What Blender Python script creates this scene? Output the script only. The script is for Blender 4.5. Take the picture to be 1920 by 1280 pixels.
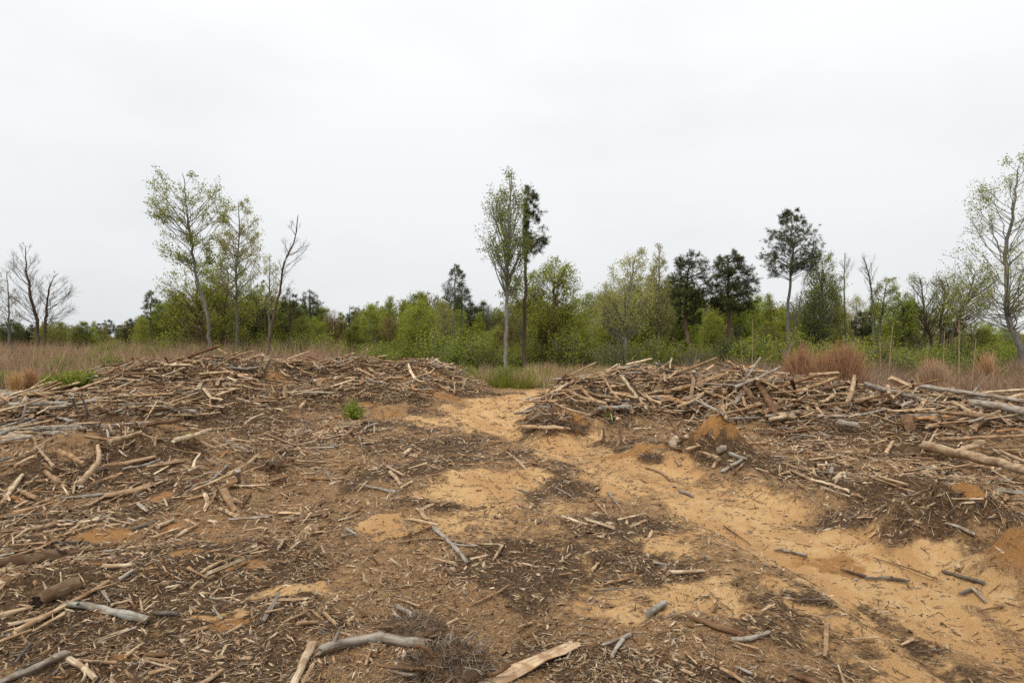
import bpy, math, random
import numpy as np

# ------------------------------------------------------------------ camera, sky, sun, exposure
scene = bpy.context.scene
for o in list(bpy.data.objects):
    bpy.data.objects.remove(o)
H, F, HY = 2.0, 1173.3, 640.0            # eye height, focal length and horizon row in 1920-wide pixels
cam_d = bpy.data.cameras.new('camera')
cam_d.sensor_width = 36.0; cam_d.lens = 22.0; cam_d.clip_start = 0.05; cam_d.clip_end = 6000.0
cam = bpy.data.objects.new('camera', cam_d)
scene.collection.objects.link(cam)
cam.location = (0, 0, H); cam.rotation_euler = (math.radians(90), 0, 0)
scene.camera = cam

SUN_EL, SUN_AZ = math.radians(58), math.radians(215)      # behind the camera, a little to the left
world = bpy.data.worlds.new('World'); scene.world = world; world.use_nodes = True
wn, wl = world.node_tree.nodes, world.node_tree.links
wn.clear()
w_out = wn.new('ShaderNodeOutputWorld'); w_bg = wn.new('ShaderNodeBackground')
w_sky = wn.new('ShaderNodeTexSky'); w_sky.sky_type = 'NISHITA'; w_sky.sun_disc = False
w_sky.sun_elevation = SUN_EL; w_sky.sun_rotation = SUN_AZ
w_sky.dust_density = 4.0
w_bg.inputs['Strength'].default_value = 0.10
w_co = wn.new('ShaderNodeTexCoord'); w_map = wn.new('ShaderNodeMapping')
w_map.inputs['Scale'].default_value = (1.0, 1.0, 2.4)
w_n = wn.new('ShaderNodeTexNoise'); w_n.inputs['Scale'].default_value = 1.7
w_n.inputs['Detail'].default_value = 5; w_n.inputs['Roughness'].default_value = 0.5
w_r = wn.new('ShaderNodeValToRGB')
w_r.color_ramp.elements[0].position = 0.36; w_r.color_ramp.elements[0].color = (6.7, 6.92, 7.06, 1)
w_r.color_ramp.elements[1].position = 0.62; w_r.color_ramp.elements[1].color = (7.6, 7.72, 7.8, 1)
# an overcast sky brightens evenly from the horizon to the zenith
w_sep = wn.new('ShaderNodeSeparateXYZ'); w_mr = wn.new('ShaderNodeMapRange')
w_mr.inputs['From Min'].default_value = 0.0; w_mr.inputs['From Max'].default_value = 1.0
w_mr.inputs['To Min'].default_value = 0.92; w_mr.inputs['To Max'].default_value = 1.75
w_pw = wn.new('ShaderNodeMath'); w_pw.operation = 'POWER'; w_pw.use_clamp = True; w_pw.inputs[1].default_value = 2.1
w_mul = wn.new('ShaderNodeVectorMath'); w_mul.operation = 'SCALE'
w_mix = wn.new('ShaderNodeMix'); w_mix.data_type = 'RGBA'; w_mix.inputs[0].default_value = 0.94
wl.new(w_co.outputs['Generated'], w_map.inputs['Vector']); wl.new(w_map.outputs[0], w_n.inputs['Vector'])
wl.new(w_n.outputs['Fac'], w_r.inputs['Fac'])
wl.new(w_co.outputs['Generated'], w_sep.inputs[0]); wl.new(w_sep.outputs['Z'], w_pw.inputs[0]); wl.new(w_pw.outputs[0], w_mr.inputs['Value'])
wl.new(w_r.outputs['Color'], w_mul.inputs[0]); wl.new(w_mr.outputs[0], w_mul.inputs['Scale'])
wl.new(w_sky.outputs['Color'], w_mix.inputs[6]); wl.new(w_mul.outputs[0], w_mix.inputs[7])
wl.new(w_mix.outputs[2], w_bg.inputs['Color']); wl.new(w_bg.outputs[0], w_out.inputs['Surface'])

sun_d = bpy.data.lights.new('sun', 'SUN'); sun_d.energy = 1.5; sun_d.angle = math.radians(10); sun_d.color = (1.0, 0.92, 0.80)
sun = bpy.data.objects.new('sun', sun_d); scene.collection.objects.link(sun)
sun.rotation_euler = (math.radians(90) - SUN_EL, 0, math.radians(180) - SUN_AZ)

scene.view_settings.view_transform = 'Standard'; scene.view_settings.look = 'None'
scene.view_settings.exposure = 0.38; scene.view_settings.gamma = 1.0
scene.cycles.max_bounces = 6; scene.cycles.diffuse_bounces = 3; scene.cycles.transmission_bounces = 3
scene.cycles.use_denoising = False

rng = np.random.default_rng(7)
random.seed(7)
COL = scene.collection

# ------------------------------------------------------------------ noise and terrain
_perm = np.random.default_rng(3).random((256, 256))
def vnoise(x, y):
    xi = np.floor(x).astype(int); yi = np.floor(y).astype(int)
    fx = x - xi; fy = y - yi
    fx = fx*fx*(3-2*fx); fy = fy*fy*(3-2*fy)
    a = _perm[xi & 255, yi & 255]; b = _perm[(xi+1) & 255, yi & 255]
    c = _perm[xi & 255, (yi+1) & 255]; d = _perm[(xi+1) & 255, (yi+1) & 255]
    return (a*(1-fx)+b*fx)*(1-fy) + (c*(1-fx)+d*fx)*fy
def fbm(x, y, oct=4):
    s = 0.0; a = 0.5
    for i in range(oct):
        s = s + a*vnoise(x + 17.3*i, y - 9.1*i); x = x*2.03; y = y*2.03; a *= 0.5
    return s/(1-0.5**oct)
def ss(a, b, x):
    t = np.clip((x-a)/(b-a), 0, 1); return t*t*(3-2*t)
def px2w(px, py, D):
    return np.array([(px-960)/F*D, D, H-(py-HY)/F*D])
def gp(px, py):                                           # pixel on flat ground -> x, y
    D = H*F/(py-HY); return ((px-960)/F*D, D)

LR = [(150,716,16.8),(190,708,17),(280,694,17.5),(400,684,18.5),(520,682,20),(600,692,21.5),(665,677,22.5),(720,686,23),
      (800,684,23.5),(845,695,24),(880,716,24.5),(930,732,25),(985,742,25.5)]
RR = [(1010,765,13.6),(1040,748,14.2),(1100,724,15.6),(1160,708,17),(1215,699,17.5),(1280,709,17),(1350,706,16.5),
      (1440,716,16),(1540,733,15.5),(1640,746,15),(1750,748,14.6),(1920,762,14.2),(2150,780,14.0)]
def ridge(tab):
    a = np.array([[(p-960)/F*D, D, H-(y-HY)/F*D] for p, y, D in tab]); return a
LRW, RRW = ridge(LR), ridge(RR)
def moundL(x, y):
    zr = np.interp(x, np.r_[LRW[0,0]-1.6, LRW[:,0], LRW[-1,0]+.8], np.r_[0, LRW[:,2], 0])
    d = np.interp(x, LRW[:,0], LRW[:,1]); w = np.interp(x, [-11,-7,-3,0], [6.0,8.0,6.0,4.0])
    s = (d-y)/w
    f = 0.5*(1-ss(0.0,0.36,s)) + 0.5*(1-ss(0.38,1,s))
    b = 1-ss(0, 4.0, y-d)
    return zr*np.where(y < d, f, b)
def moundR(x, y):
    zr = np.interp(x, np.r_[RRW[0,0]-.5, RRW[:,0], RRW[-1,0]+2], np.r_[0, RRW[:,2], 0])
    d = np.interp(x, RRW[:,0], RRW[:,1]); w = np.interp(x, [.5,2,5,9,12], [1.3,2.7,3.9,4.6,4.6])
    s = (d-y)/w
    f = 0.35*(1-ss(0,.5,s)) + 0.65*(1-ss(0.1,1,s))
    b = 1-ss(0, 3.0, y-d)
    return zr*np.where(y < d, f, b)
ROAD = np.array([(6.5,31.5,.9),(3.4,27.6,.9),(1.87,25.6,.9),(.57,22.3,1.1),(-.75,18.6,1.5),(-.05,15.1,1.05),(1.3,11.6,.85),(2.1,9.2,.85),
                 (2.73,7.45,.9),(3.02,6.26,.80),(3.15,5.33,.75),(3.2,4.34,.75),(3.2,3.6,.75),(3.0,1.5,.85),(2.8,-3,.85)])
def roadd(x, y):                                          # signed distance to the track's edge (negative inside)
    best = np.full(np.shape(x), 99.0)
    for (ax,ay,aw),(bx,by,bw) in zip(ROAD[:-1], ROAD[1:]):
        dx, dy = bx-ax, by-ay
        t = np.clip(((x-ax)*dx+(y-ay)*dy)/(dx*dx+dy*dy), 0, 1)
        d = np.hypot(x-ax-t*dx, y-ay-t*dy) - (aw+(bw-aw)*t)
        best = np.minimum(best, d)
    return best
BUMPS = [(215,862,.50,1.7,1.0),(60,900,.22,1.1,.9),(330,900,.16,1.6,1.0),(450,930,.10,.9,.7),(150,1090,.10,.6,.5),(30,1130,.10,.5,.5),
         (1352,866,.62,.50,.45),(1420,880,.18,.8,.5),(1790,990,.34,.45,.38),(1700,1015,.26,.8,.5),(1850,1035,.30,.7,.45),(1950,1110,.50,.40,.34),
         (1560,930,.14,1.2,.7),(1750,930,.12,1.2,.6),(1090,812,.22,.7,.5),(1230,852,.18,.9,.6),(850,1262,.10,.26,.2),(760,1200,.05,.3,.25),
         (505,880,.26,.28,.3),(700,800,.10,1.0,.6),(745,775,.22,.9,.5),(1060,792,.2,.4,.35)]
BW = [(*gp(a,b),h,rx,ry) for a,b,h,rx,ry in BUMPS]
def base_h(x, y):
    z = np.maximum(moundL(x,y), moundR(x,y))
    zb = 0
    for bx,by,h,rx,ry in BW: zb = zb + h*np.exp(-(((x-bx)/rx)**2+((y-by)/ry)**2))
    z = z + zb*(.6+.8*fbm(x*2.4+7,y*2.4,3)+.7*(fbm(x*8+7,y*8,2)-.5))
    z = z - 0.09*(1-ss(-.7,.35,roadd(x,y)))
    return z
def hz(x, y):
    x = np.asarray(x, float); y = np.asarray(y, float)
    z = base_h(x, y)
    rd = ss(-.3,.4,roadd(x,y)); near = 1-ss(28,36,y)
    z = z + near*(0.25+.75*rd)*(0.16*(fbm(x*.7+3,y*.7,3)-.5) + 0.10*(fbm(x*2.6,y*2.6+5,3)-.5) + .028*(fbm(x*9,y*9,2)-.5))
    z = z + near*(.26*(fbm(x*2.1+40,y*2.1,4)-.5)+.07*(fbm(x*7+40,y*7,2)-.5))*ss(.12,.6,z)*ss(-.1,.5,roadd(x,y))
    rd_ = roadd(x,y)
    z = z - near*(.055*np.exp(-((rd_+.28)/.13)**2)+.05*np.exp(-((rd_+1.15)/.14)**2))*(.5+fbm(x*1.3,y*.6,2)) + near*.05*np.exp(-((rd_+.02)/.10)**2)*fbm(x*3,y*1.5,2)
    return z + ss(30,140,y)*(fbm(x*.02,y*.02,2)-.5)*1.2
def raycast(px, py, lift=0.0):
    d = np.array([(px-960)/F, 1.0, -(py-HY)/F])
    t = np.geomspace(1.5, 70, 900)
    g = d[2]*t + H - hz(d[0]*t, t) - lift
    k = np.argmax(g < 0)
    if g[k] >= 0: return None
    a, b = t[max(k-1,0)], t[k]
    for _ in range(12):
        m = (a+b)/2
        if d[2]*m+H-hz(d[0]*m, m)-lift < 0: b = m
        else: a = m
    return np.array([d[0]*b, b, H+d[2]*b])
def spots(tab):
    return [(*gp(a,b),rx,ry) for a,b,rx,ry in tab]
SANDB = spots([(915,925,.62,1.7),(975,890,.5,1.0),(735,978,.25,.5),(1300,1120,.6,.45),(1180,1170,.4,.25),(600,1110,.22,.18),(1150,1225,.35,.16),(1420,1110,.5,.35),
               (1080,960,.35,.4),(1250,1010,.5,.6),(1480,1200,.4,.2),(870,960,.45,.6),(800,790,1.0,1.2),(1640,1250,.5,.2),(1800,1240,.8,.3),(420,1160,.18,.12)])
MULCHB = spots([(930,835,1.5,1.9),(1015,868,.6,.9),(1150,975,.75,.8),(960,1085,.75,.9),(1060,1210,.7,.5),(1190,1060,.35,.4),(760,1230,.9,.5),(1420,1240,.5,.25),(1560,1210,.4,.2),(1370,1060,.35,.25),(1700,1195,.28,.16),(1500,1130,.4,.18),(1640,1095,.22,.2),(1850,1260,.4,.12),(1300,1200,.5,.2)])
CLAYB = [(*gp(1352,862),.62,.5),(*gp(1790,992),.42,.42),(*gp(1950,1105),.48,.42)] + spots([(210,1000,.4,.3),(245,1238,.12,.10),(430,1172,.2,.12),(305,938,.2,.25),
               (345,1050,.2,.15),(1085,812,.35,.5),(1170,855,.8,.4),(1035,775,.4,.9),(480,1062,.2,.15),(325,985,.15,.1),(160,1075,.2,.1),(1300,905,.4,.2),(1560,1045,.5,.3),(400,990,.2,.1)])
CLAYX = [(-7.0,19.0,.5,.8),(-5.9,20.0,.6,.6),(-4.1,18.0,.5,.5),(-3.9,21.5,.8,.8),(-2.2,20.5,.8,.7),(-2.9,22.5,.7,.8),(-3.2,16.6,.5,.4)]
def blobs(tab, x, y):
    m = np.zeros(np.shape(x))
    for bx,by,rx,ry in tab:
        m = np.maximum(m, np.exp(-(((x-bx)/rx)**2+((y-by)/ry)**2)))
    return m
def sand_m(x, y):
    n = fbm(x*1.6+9, y*1.6, 4)-.5; n2 = fbm(x*5+21, y*5, 3)-.5; rd = roadd(x,y)
    r = 1-ss(-.45, .50, rd+n*1.2+n2*.5)
    b = ss(.15,.85, blobs(SANDB,x+n*.8,y+n2*.8)+n*.9+n2*.5)
    strip = ss(.50,.62, fbm(rd*2.6+50, y*.55, 4)+n2*.2)*(.65-.35*ss(7,10,y))         # litter strips lying along the wheel ruts
    c = ss(.48,.66,fbm(x*1.5+70,y*.9,4)+n2*.2)*.45*(1-ss(9,13,y))*ss(-3.0,0,x)*(1-ss(.1,.3,base_h(x,y)))
    mu = ss(.25,.8,blobs(MULCHB,x+n*.8,y+n*.8)+n*.6+n2*.4)
    return np.clip(np.maximum.reduce([r*(1-strip)*(1-.3*mu), b*(1-.5*strip)*(1-.85*mu), c*(1-.85*mu)])*(1-ss(.06,.22,moundR(x,y)))*(1-.92*ss(.2,.6,blobs(BANKB,x,y)+n*.5)), 0, 1)
BANKB = spots([(1640,985,.75,.55),(1760,1030,.6,.35),(1880,1030,.8,.42)])
def clay_m(x, y):
    n = fbm(x*3+90, y*3, 4)-.5; n2 = fbm(x*9+33, y*9, 2)-.5
    return np.maximum(ss(.2,.85, blobs(CLAYB[:3],x,y)+n*.5+n2*.3), .8*ss(.25,.95, blobs(CLAYB[3:]+CLAYX,x+n*.4,y+n*.4)+n*1.0+n2*.5))

# ------------------------------------------------------------------ materials
def new_mat(name):
    m = bpy.data.materials.new(name); m.use_nodes = True
    nt = m.node_tree; b = nt.nodes['Principled BSDF']; b.inputs['Specular IOR Level'].default_value = 0.15
    return m, nt.nodes, nt.links, b
def noise(n, l, vec, scale, detail=4, rough=.6):
    t = n.new('ShaderNodeTexNoise'); t.inputs['Scale'].default_value = scale
    t.inputs['Detail'].default_value = detail; t.inputs['Roughness'].default_value = rough
    if vec is not None: l.new(vec, t.inputs['Vector'])
    return t.outputs['Fac']
def ramp(n, l, fac, stops):
    r = n.new('ShaderNodeValToRGB'); e = r.color_ramp.elements
    while len(e) < len(stops): e.new(.5)
    for k,(p,c) in enumerate(stops): e[k].position = p; e[k].color = (*c,1) if len(c) == 3 else c
    l.new(fac, r.inputs['Fac']); return r.outputs['Color']
def mix(n, l, fac, a, b, mode='MIX'):
    m = n.new('ShaderNodeMix'); m.data_type = 'RGBA'; m.blend_type = mode
    for s, v in ((0,fac),(6,a),(7,b)):
        if hasattr(v, 'is_linked'): l.new(v, m.inputs[s])
        else: m.inputs[s].default_value = v
    return m.outputs[2]
def math_n(n, l, op, a, b=0.0):
    m = n.new('ShaderNodeMath'); m.operation = op
    for s, v in ((0,a),(1,b)):
        if hasattr(v, 'is_linked'): l.new(v, m.inputs[s])
        else: m.inputs[s].default_value = v
    return m.outputs[0]
def attr(n, name):
    a = n.new('ShaderNodeAttribute'); a.attribute_name = name; return a

def make_ground_mat():
    m, n, l, b = new_mat('cleared_ground')
    pos = n.new('ShaderNodeNewGeometry').outputs['Position']
    nf = noise(n,l,pos,38,6,.7); nm = noise(n,l,pos,7,6,.65); nl = noise(n,l,pos,1.3,5,.6); ns = noise(n,l,pos,120,3,.7)
    mul = ramp(n,l,nf,[(.33,(.038,.020,.009)),(.44,(.142,.076,.033)),(.54,(.30,.170,.077)),(.68,(.51,.335,.172))])  # mulch grain; the dark stops also paint in shadowed gaps between chips
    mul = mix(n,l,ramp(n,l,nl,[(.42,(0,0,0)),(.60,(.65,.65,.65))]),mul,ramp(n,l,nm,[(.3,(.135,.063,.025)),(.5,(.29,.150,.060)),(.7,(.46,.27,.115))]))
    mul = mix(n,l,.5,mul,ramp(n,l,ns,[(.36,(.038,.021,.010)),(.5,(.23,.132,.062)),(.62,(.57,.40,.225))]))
    sand = ramp(n,l,nm,[(.30,(.44,.235,.088)),(.5,(.54,.318,.134)),(.68,(.63,.44,.232))])
    sand = mix(n,l,attr(n,'rut').outputs['Fac'],sand,ramp(n,l,nf,[(.35,(.33,.155,.052)),(.65,(.47,.245,.090))]))
    sand = mix(n,l,.45,sand,ramp(n,l,ns,[(.30,(.31,.175,.072)),(.5,(.53,.33,.148)),(.66,(.71,.545,.33))]))
    clay = ramp(n,l,nf,[(.3,(.24,.105,.034)),(.55,(.36,.175,.058)),(.75,(.46,.25,.095))])
    clay = mix(n,l,.45,clay,ramp(n,l,ns,[(.35,(.18,.085,.032)),(.65,(.48,.27,.11))]))
    grass = ramp(n,l,nm,[(.3,(.045,.055,.018)),(.55,(.10,.10,.035)),(.72,(.20,.145,.075))])
    sa = attr(n,'sand').outputs['Fac']; ca = attr(n,'clay').outputs['Fac']; ga = attr(n,'green').outputs['Fac']
    jit = math_n(n,l,'MULTIPLY',math_n(n,l,'SUBTRACT',noise(n,l,pos,11,8,.75),.5),1.9)
    def sharp(a): return ramp(n,l,math_n(n,l,'ADD',a,jit),[(.30,(0,0,0)),(.70,(1,1,1))])
    mul = mix(n,l,sharp(attr(n,'humus').outputs['Fac']),mul,ramp(n,l,nf,[(.35,(.030,.018,.010)),(.55,(.095,.056,.029)),(.72,(.24,.155,.085))]))
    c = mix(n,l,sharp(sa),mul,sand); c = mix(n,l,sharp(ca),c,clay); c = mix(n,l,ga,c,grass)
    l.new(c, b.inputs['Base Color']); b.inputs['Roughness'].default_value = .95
    bm = n.new('ShaderNodeBump'); bm.inputs['Strength'].default_value = .9; bm.inputs['Distance'].default_value = .03
    hsum = math_n(n,l,'ADD',nf,math_n(n,l,'MULTIPLY',ns,.5))
    l.new(hsum, bm.inputs['Height']); l.new(bm.outputs[0], b.inputs['Normal'])
    return m
def make_wood_mat():
    m, n, l, b = new_mat('weathered_wood')
    col = attr(n,'col').outputs['Color']; wv = attr(n,'wv').outputs['Vector']
    mp = n.new('ShaderNodeMapping'); mp.inputs['Scale'].default_value = (5,70,70); l.new(wv, mp.inputs['Vector'])
    st = noise(n,l,mp.outputs[0],1.0,5,.65)
    big = noise(n,l,wv,9,4,.6)
    c = mix(n,l,1.0,col,ramp(n,l,st,[(.30,(.45,.42,.40)),(.48,(.88,.87,.86)),(.66,(1.18,1.15,1.1))]),'MULTIPLY')
    c = mix(n,l,ramp(n,l,big,[(.47,(0,0,0)),(.58,(.85,.85,.85))]),c,mix(n,l,1.0,col,(.56,.45,.36,1),'MULTIPLY'))
    c = mix(n,l,ramp(n,l,noise(n,l,wv,23,3,.6),[(.60,(0,0,0)),(.72,(.6,.6,.6))]),c,(.075,.052,.036,1))
    l.new(c,b.inputs['Base Color']); b.inputs['Roughness'].default_value = .85
    bm = n.new('ShaderNodeBump'); bm.inputs['Strength'].default_value = .6; bm.inputs['Distance'].default_value = .01
    l.new(st,bm.inputs['Height']); l.new(bm.outputs[0],b.inputs['Normal'])
    return m
def make_leaf_mat(name, stops, trans=.45):
    m, n, l, b = new_mat(name)
    t = attr(n,'tint').outputs['Fac']
    c = ramp(n,l,t,stops)
    oi = n.new('ShaderNodeObjectInfo')
    hs = n.new('ShaderNodeHueSaturation'); l.new(c,hs.inputs['Color'])
    mr = n.new('ShaderNodeMapRange'); mr.inputs['To Min'].default_value = .8; mr.inputs['To Max'].default_value = 1.2
    l.new(oi.outputs['Random'],mr.inputs['Value']); l.new(mr.outputs[0],hs.inputs['Value'])
    mr2 = n.new('ShaderNodeMapRange'); mr2.inputs['To Min'].default_value = .485; mr2.inputs['To Max'].default_value = .512
    l.new(oi.outputs['Random'],mr2.inputs['Value']); l.new(mr2.outputs[0],hs.inputs['Hue'])
    c = hs.outputs['Color']
    l.new(c,b.inputs['Base Color']); b.inputs['Roughness'].default_value = .6
    if trans:
        tr = n.new('ShaderNodeBsdfTranslucent'); l.new(c,tr.inputs['Color'])
        mx = n.new('ShaderNodeMixShader'); mx.inputs[0].default_value = trans
        l.new(b.outputs[0],mx.inputs[1]); l.new(tr.outputs[0],mx.inputs[2])
        l.new(mx.outputs[0],n['Material Output'].inputs['Surface'])
    return m
def make_bark_mat(name, stops):
    m, n, l, b = new_mat(name)
    co = n.new('ShaderNodeTexCoord').outputs['Object']
    mp = n.new('ShaderNodeMapping'); mp.inputs['Scale'].default_value = (9,9,2.2); l.new(co,mp.inputs['Vector'])
    nz = noise(n,l,mp.outputs[0],2.0,5,.65)
    l.new(ramp(n,l,nz,stops),b.inputs['Base Color']); b.inputs['Roughness'].default_value = .95
    bm = n.new('ShaderNodeBump'); bm.inputs['Strength'].default_value = .7; bm.inputs['Distance'].default_value = .02
    l.new(nz,bm.inputs['Height']); l.new(bm.outputs[0],b.inputs['Normal'])
    return m
M_GROUND = make_ground_mat(); M_WOOD = make_wood_mat()
M_LEAF = {
 'spring': make_leaf_mat('spring_leaf',[(0,(.165,.20,.022)),(.5,(.275,.305,.038)),(1,(.43,.43,.085))]),
 'pale':   make_leaf_mat('pale_leaf',[(0,(.25,.24,.06)),(.5,(.37,.35,.10)),(1,(.52,.47,.19))]),
 'mid':    make_leaf_mat('mid_leaf',[(0,(.115,.14,.02)),(.5,(.20,.225,.034)),(1,(.32,.33,.07))]),
 'olive':  make_leaf_mat('olive_leaf',[(0,(.12,.135,.026)),(.5,(.205,.215,.044)),(1,(.32,.30,.085))]),
 'dark':   make_leaf_mat('dark_leaf',[(0,(.045,.06,.018)),(.6,(.085,.10,.03)),(1,(.14,.14,.045))]),
 'pine':   make_leaf_mat('pine_needle',[(0,(.045,.058,.024)),(.6,(.082,.098,.038)),(1,(.15,.155,.06))],.2),
 'bright': make_leaf_mat('bright_leaf',[(0,(.13,.165,.018)),(.5,(.225,.255,.032)),(1,(.34,.355,.065))]),
 'rust':   make_leaf_mat('rust_bud',[(0,(.17,.10,.05)),(.5,(.23,.165,.065)),(1,(.28,.24,.07))]),
 'straw':  make_leaf_mat('dry_straw',[(0,(.27,.165,.10)),(.5,(.43,.28,.17)),(1,(.60,.44,.28))],.25),
 'sedge':  make_leaf_mat('broomsedge',[(0,(.34,.185,.085)),(.5,(.50,.30,.145)),(1,(.64,.44,.25))],.25),
 'brush':  make_leaf_mat('dead_brush',[(0,(.22,.145,.09)),(.5,(.34,.235,.15)),(1,(.47,.35,.23))],.2),
 'white':  make_leaf_mat('white_blossom',[(0,(.5,.5,.45)),(1,(.75,.74,.7))]),
 'red':    make_leaf_mat('red_leaf',[(0,(.16,.03,.025)),(1,(.28,.06,.04))]),
}
M_BARK = {
 'grey':  make_bark_mat('grey_bark',[(.3,(.085,.075,.06)),(.6,(.19,.175,.145)),(.8,(.30,.285,.25))]),
 'pale':  make_bark_mat('pale_bark',[(.3,(.11,.10,.08)),(.55,(.23,.21,.18)),(.8,(.36,.34,.30))]),
 'brown': make_bark_mat('brown_bark',[(.3,(.055,.04,.028)),(.6,(.12,.085,.06)),(.8,(.20,.15,.11))]),
 'dark':  make_bark_mat('dark_bark',[(.3,(.03,.024,.018)),(.6,(.07,.055,.042)),(.8,(.125,.10,.08))]),
 'red':   make_bark_mat('ruddy_bark',[(.3,(.075,.045,.03)),(.6,(.16,.10,.065)),(.8,(.25,.17,.115))]),
 'stalk': make_bark_mat('dry_stalk',[(.3,(.24,.17,.10)),(.6,(.40,.29,.18)),(.8,(.5,.38,.26))]),
}

# ------------------------------------------------------------------ mesh helpers
class MB:
    """collects vertices, faces and per-vertex attributes; build() links them as one mesh object"""
    def __init__(s): s.v=[]; s.f={}; s.n=0; s.col=[]; s.wv=[]; s.tint=[]
    def add(s, v, faces, col=None, wv=None, tint=None):
        v = np.asarray(v, float).reshape(-1,3); k = len(v)
        s.v.append(v)
        for f, sm in faces:
            f = np.asarray(f, int)
            if len(f): s.f.setdefault((f.shape[1], sm), []).append(f + s.n)
        s.col.append(np.broadcast_to(np.array([.3,.2,.12]), (k,3)) if col is None else np.broadcast_to(col,(k,3)))
        s.wv.append(v if wv is None else np.broadcast_to(wv,(k,3)))
        s.tint.append(np.zeros(k) if tint is None else np.broadcast_to(tint,(k,)))
        s.n += k
    def mesh(s, name, mat, attrs=('col','wv'), center=None):
        me = bpy.data.meshes.new(name)
        v = np.concatenate(s.v)
        if center is not None: v = v - center
        me.vertices.add(len(v)); me.vertices.foreach_set('co', v.astype(np.float32).ravel())
        loops=[]; tot=[]; smo=[]
        for (k,sm), fl in s.f.items():
            f = np.concatenate(fl); loops.append(f.ravel()); tot.append(np.full(len(f),k)); smo.append(np.full(len(f),sm))
        loops = np.concatenate(loops); tot = np.concatenate(tot); smo = np.concatenate(smo)
        me.loops.add(len(loops)); me.loops.foreach_set('vertex_index', loops.astype(np.int32))
        me.polygons.add(len(tot))
        me.polygons.foreach_set('loop_start', np.r_[0,np.cumsum(tot)[:-1]].astype(np.int32))
        me.polygons.foreach_set('loop_total', tot.astype(np.int32))
        me.polygons.foreach_set('use_smooth', smo.astype(bool))
        if 'col' in attrs:
            a = me.attributes.new('col','FLOAT_COLOR','POINT'); c = np.concatenate(s.col)
            a.data.foreach_set('color', np.c_[c,np.ones(len(c))].astype(np.float32).ravel())
        if 'wv' in attrs:
            a = me.attributes.new('wv','FLOAT_VECTOR','POINT'); a.data.foreach_set('vector', np.concatenate(s.wv).astype(np.float32).ravel())
        if 'tint' in attrs:
            a = me.attributes.new('tint','FLOAT','POINT'); a.data.foreach_set('value', np.concatenate(s.tint).astype(np.float32))
        me.update(calc_edges=True)
        if mat: me.materials.append(mat)
        return me
def link(name, me, parent=None, loc=(0,0,0)):
    o = bpy.data.objects.new(name, me); COL.objects.link(o); o.location = loc
    if parent: o.parent = parent
    return o
def tag(o, label=None, cat=None, group=None, kind=None):
    if label: o['label'] = label
    if cat: o['category'] = cat
    if group: o['group'] = group
    if kind: o['kind'] = kind
    return o
def norm(v): return v/np.maximum(np.linalg.norm(v,axis=-1,keepdims=True),1e-9)
def frames(P):
    t = norm(np.gradient(P,axis=1))
    ref = np.where(np.abs(t[...,2:3])>.9, np.array([1.,0,0]), np.array([0,0,1.]))
    a = norm(np.cross(t,ref)); b = np.cross(t,a)
    return t,a,b
def tubes(P, R, k, g=None, jitter=0.0, endj=0.0, caps=False, oval=0.0):
    """batch of N tubes, n points each -> verts, faces, wv, ring index arrays"""
    g = g or rng
    P = np.asarray(P,float); R = np.asarray(R,float); N,n,_ = P.shape
    t,a,b = frames(P)
    ph = np.linspace(0,2*np.pi,k,endpoint=False)
    cs, sn = np.cos(ph), np.sin(ph)
    ov = 1.0 - oval*g.random((N,1,1))
    RR_ = R[:,:,None]*(1+jitter*(g.random((N,n,k))-.5)*2)
    if jitter: RR_ = RR_*(1+jitter*(g.random((N,1,k))-.5)*2)
    V = P[:,:,None,:] + RR_[...,None]*(cs[None,None,:,None]*a[:,:,None,:] + ov[...,None]*sn[None,None,:,None]*b[:,:,None,:])
    if endj:
        V[:,0] -= (t[:,0,None,:]*R[:,0,None,None])*endj*(g.random((N,k,1))-.25)
        V[:,-1] += (t[:,-1,None,:]*R[:,-1,None,None])*endj*(g.random((N,k,1))-.25)
    idx = np.arange(N*n*k).reshape(N,n,k)
    q = np.stack([idx[:,:-1,:], np.roll(idx,-1,2)[:,:-1,:], np.roll(idx,-1,2)[:,1:,:], idx[:,1:,:]],-1).reshape(-1,4)
    L = np.concatenate([np.zeros((N,1)),np.cumsum(np.linalg.norm(np.diff(P,axis=1),axis=-1),1)],1)
    off = g.random((N,1,1,3))*np.array([20.,20,20])
    wv = np.stack(np.broadcast_arrays(L[:,:,None], R[:,:,None]*cs, R[:,:,None]*sn),-1) + off
    faces=[(q,True)]; verts=V.reshape(-1,3); wvv=wv.reshape(-1,3); ncap=0
    if caps:
        c0 = V[:,0].reshape(-1,3); c1 = V[:,-1].reshape(-1,3); base=N*n*k
        i0 = base+np.arange(N*k).reshape(N,k); i1 = base+N*k+np.arange(N*k).reshape(N,k)[:, ::-1]
        faces.append((np.concatenate([i0,i1]),False))
        verts=np.concatenate([verts,c0,c1]); wvv=np.concatenate([wvv,c0*3,c1*3]); ncap=2*N*k
    return verts, faces, wvv, ncap
PAL = {'pale':(.46,.338,.215),'cream':(.56,.45,.315),'tan':(.35,.235,.138),'grey':(.32,.285,.24),'blue':(.355,.345,.305),'brown':(.185,.108,.058),
       'orange':(.36,.205,.098),'dark':(.085,.06,.043),'char':(.15,.13,.112),'rot':(.15,.10,.062)}

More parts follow.
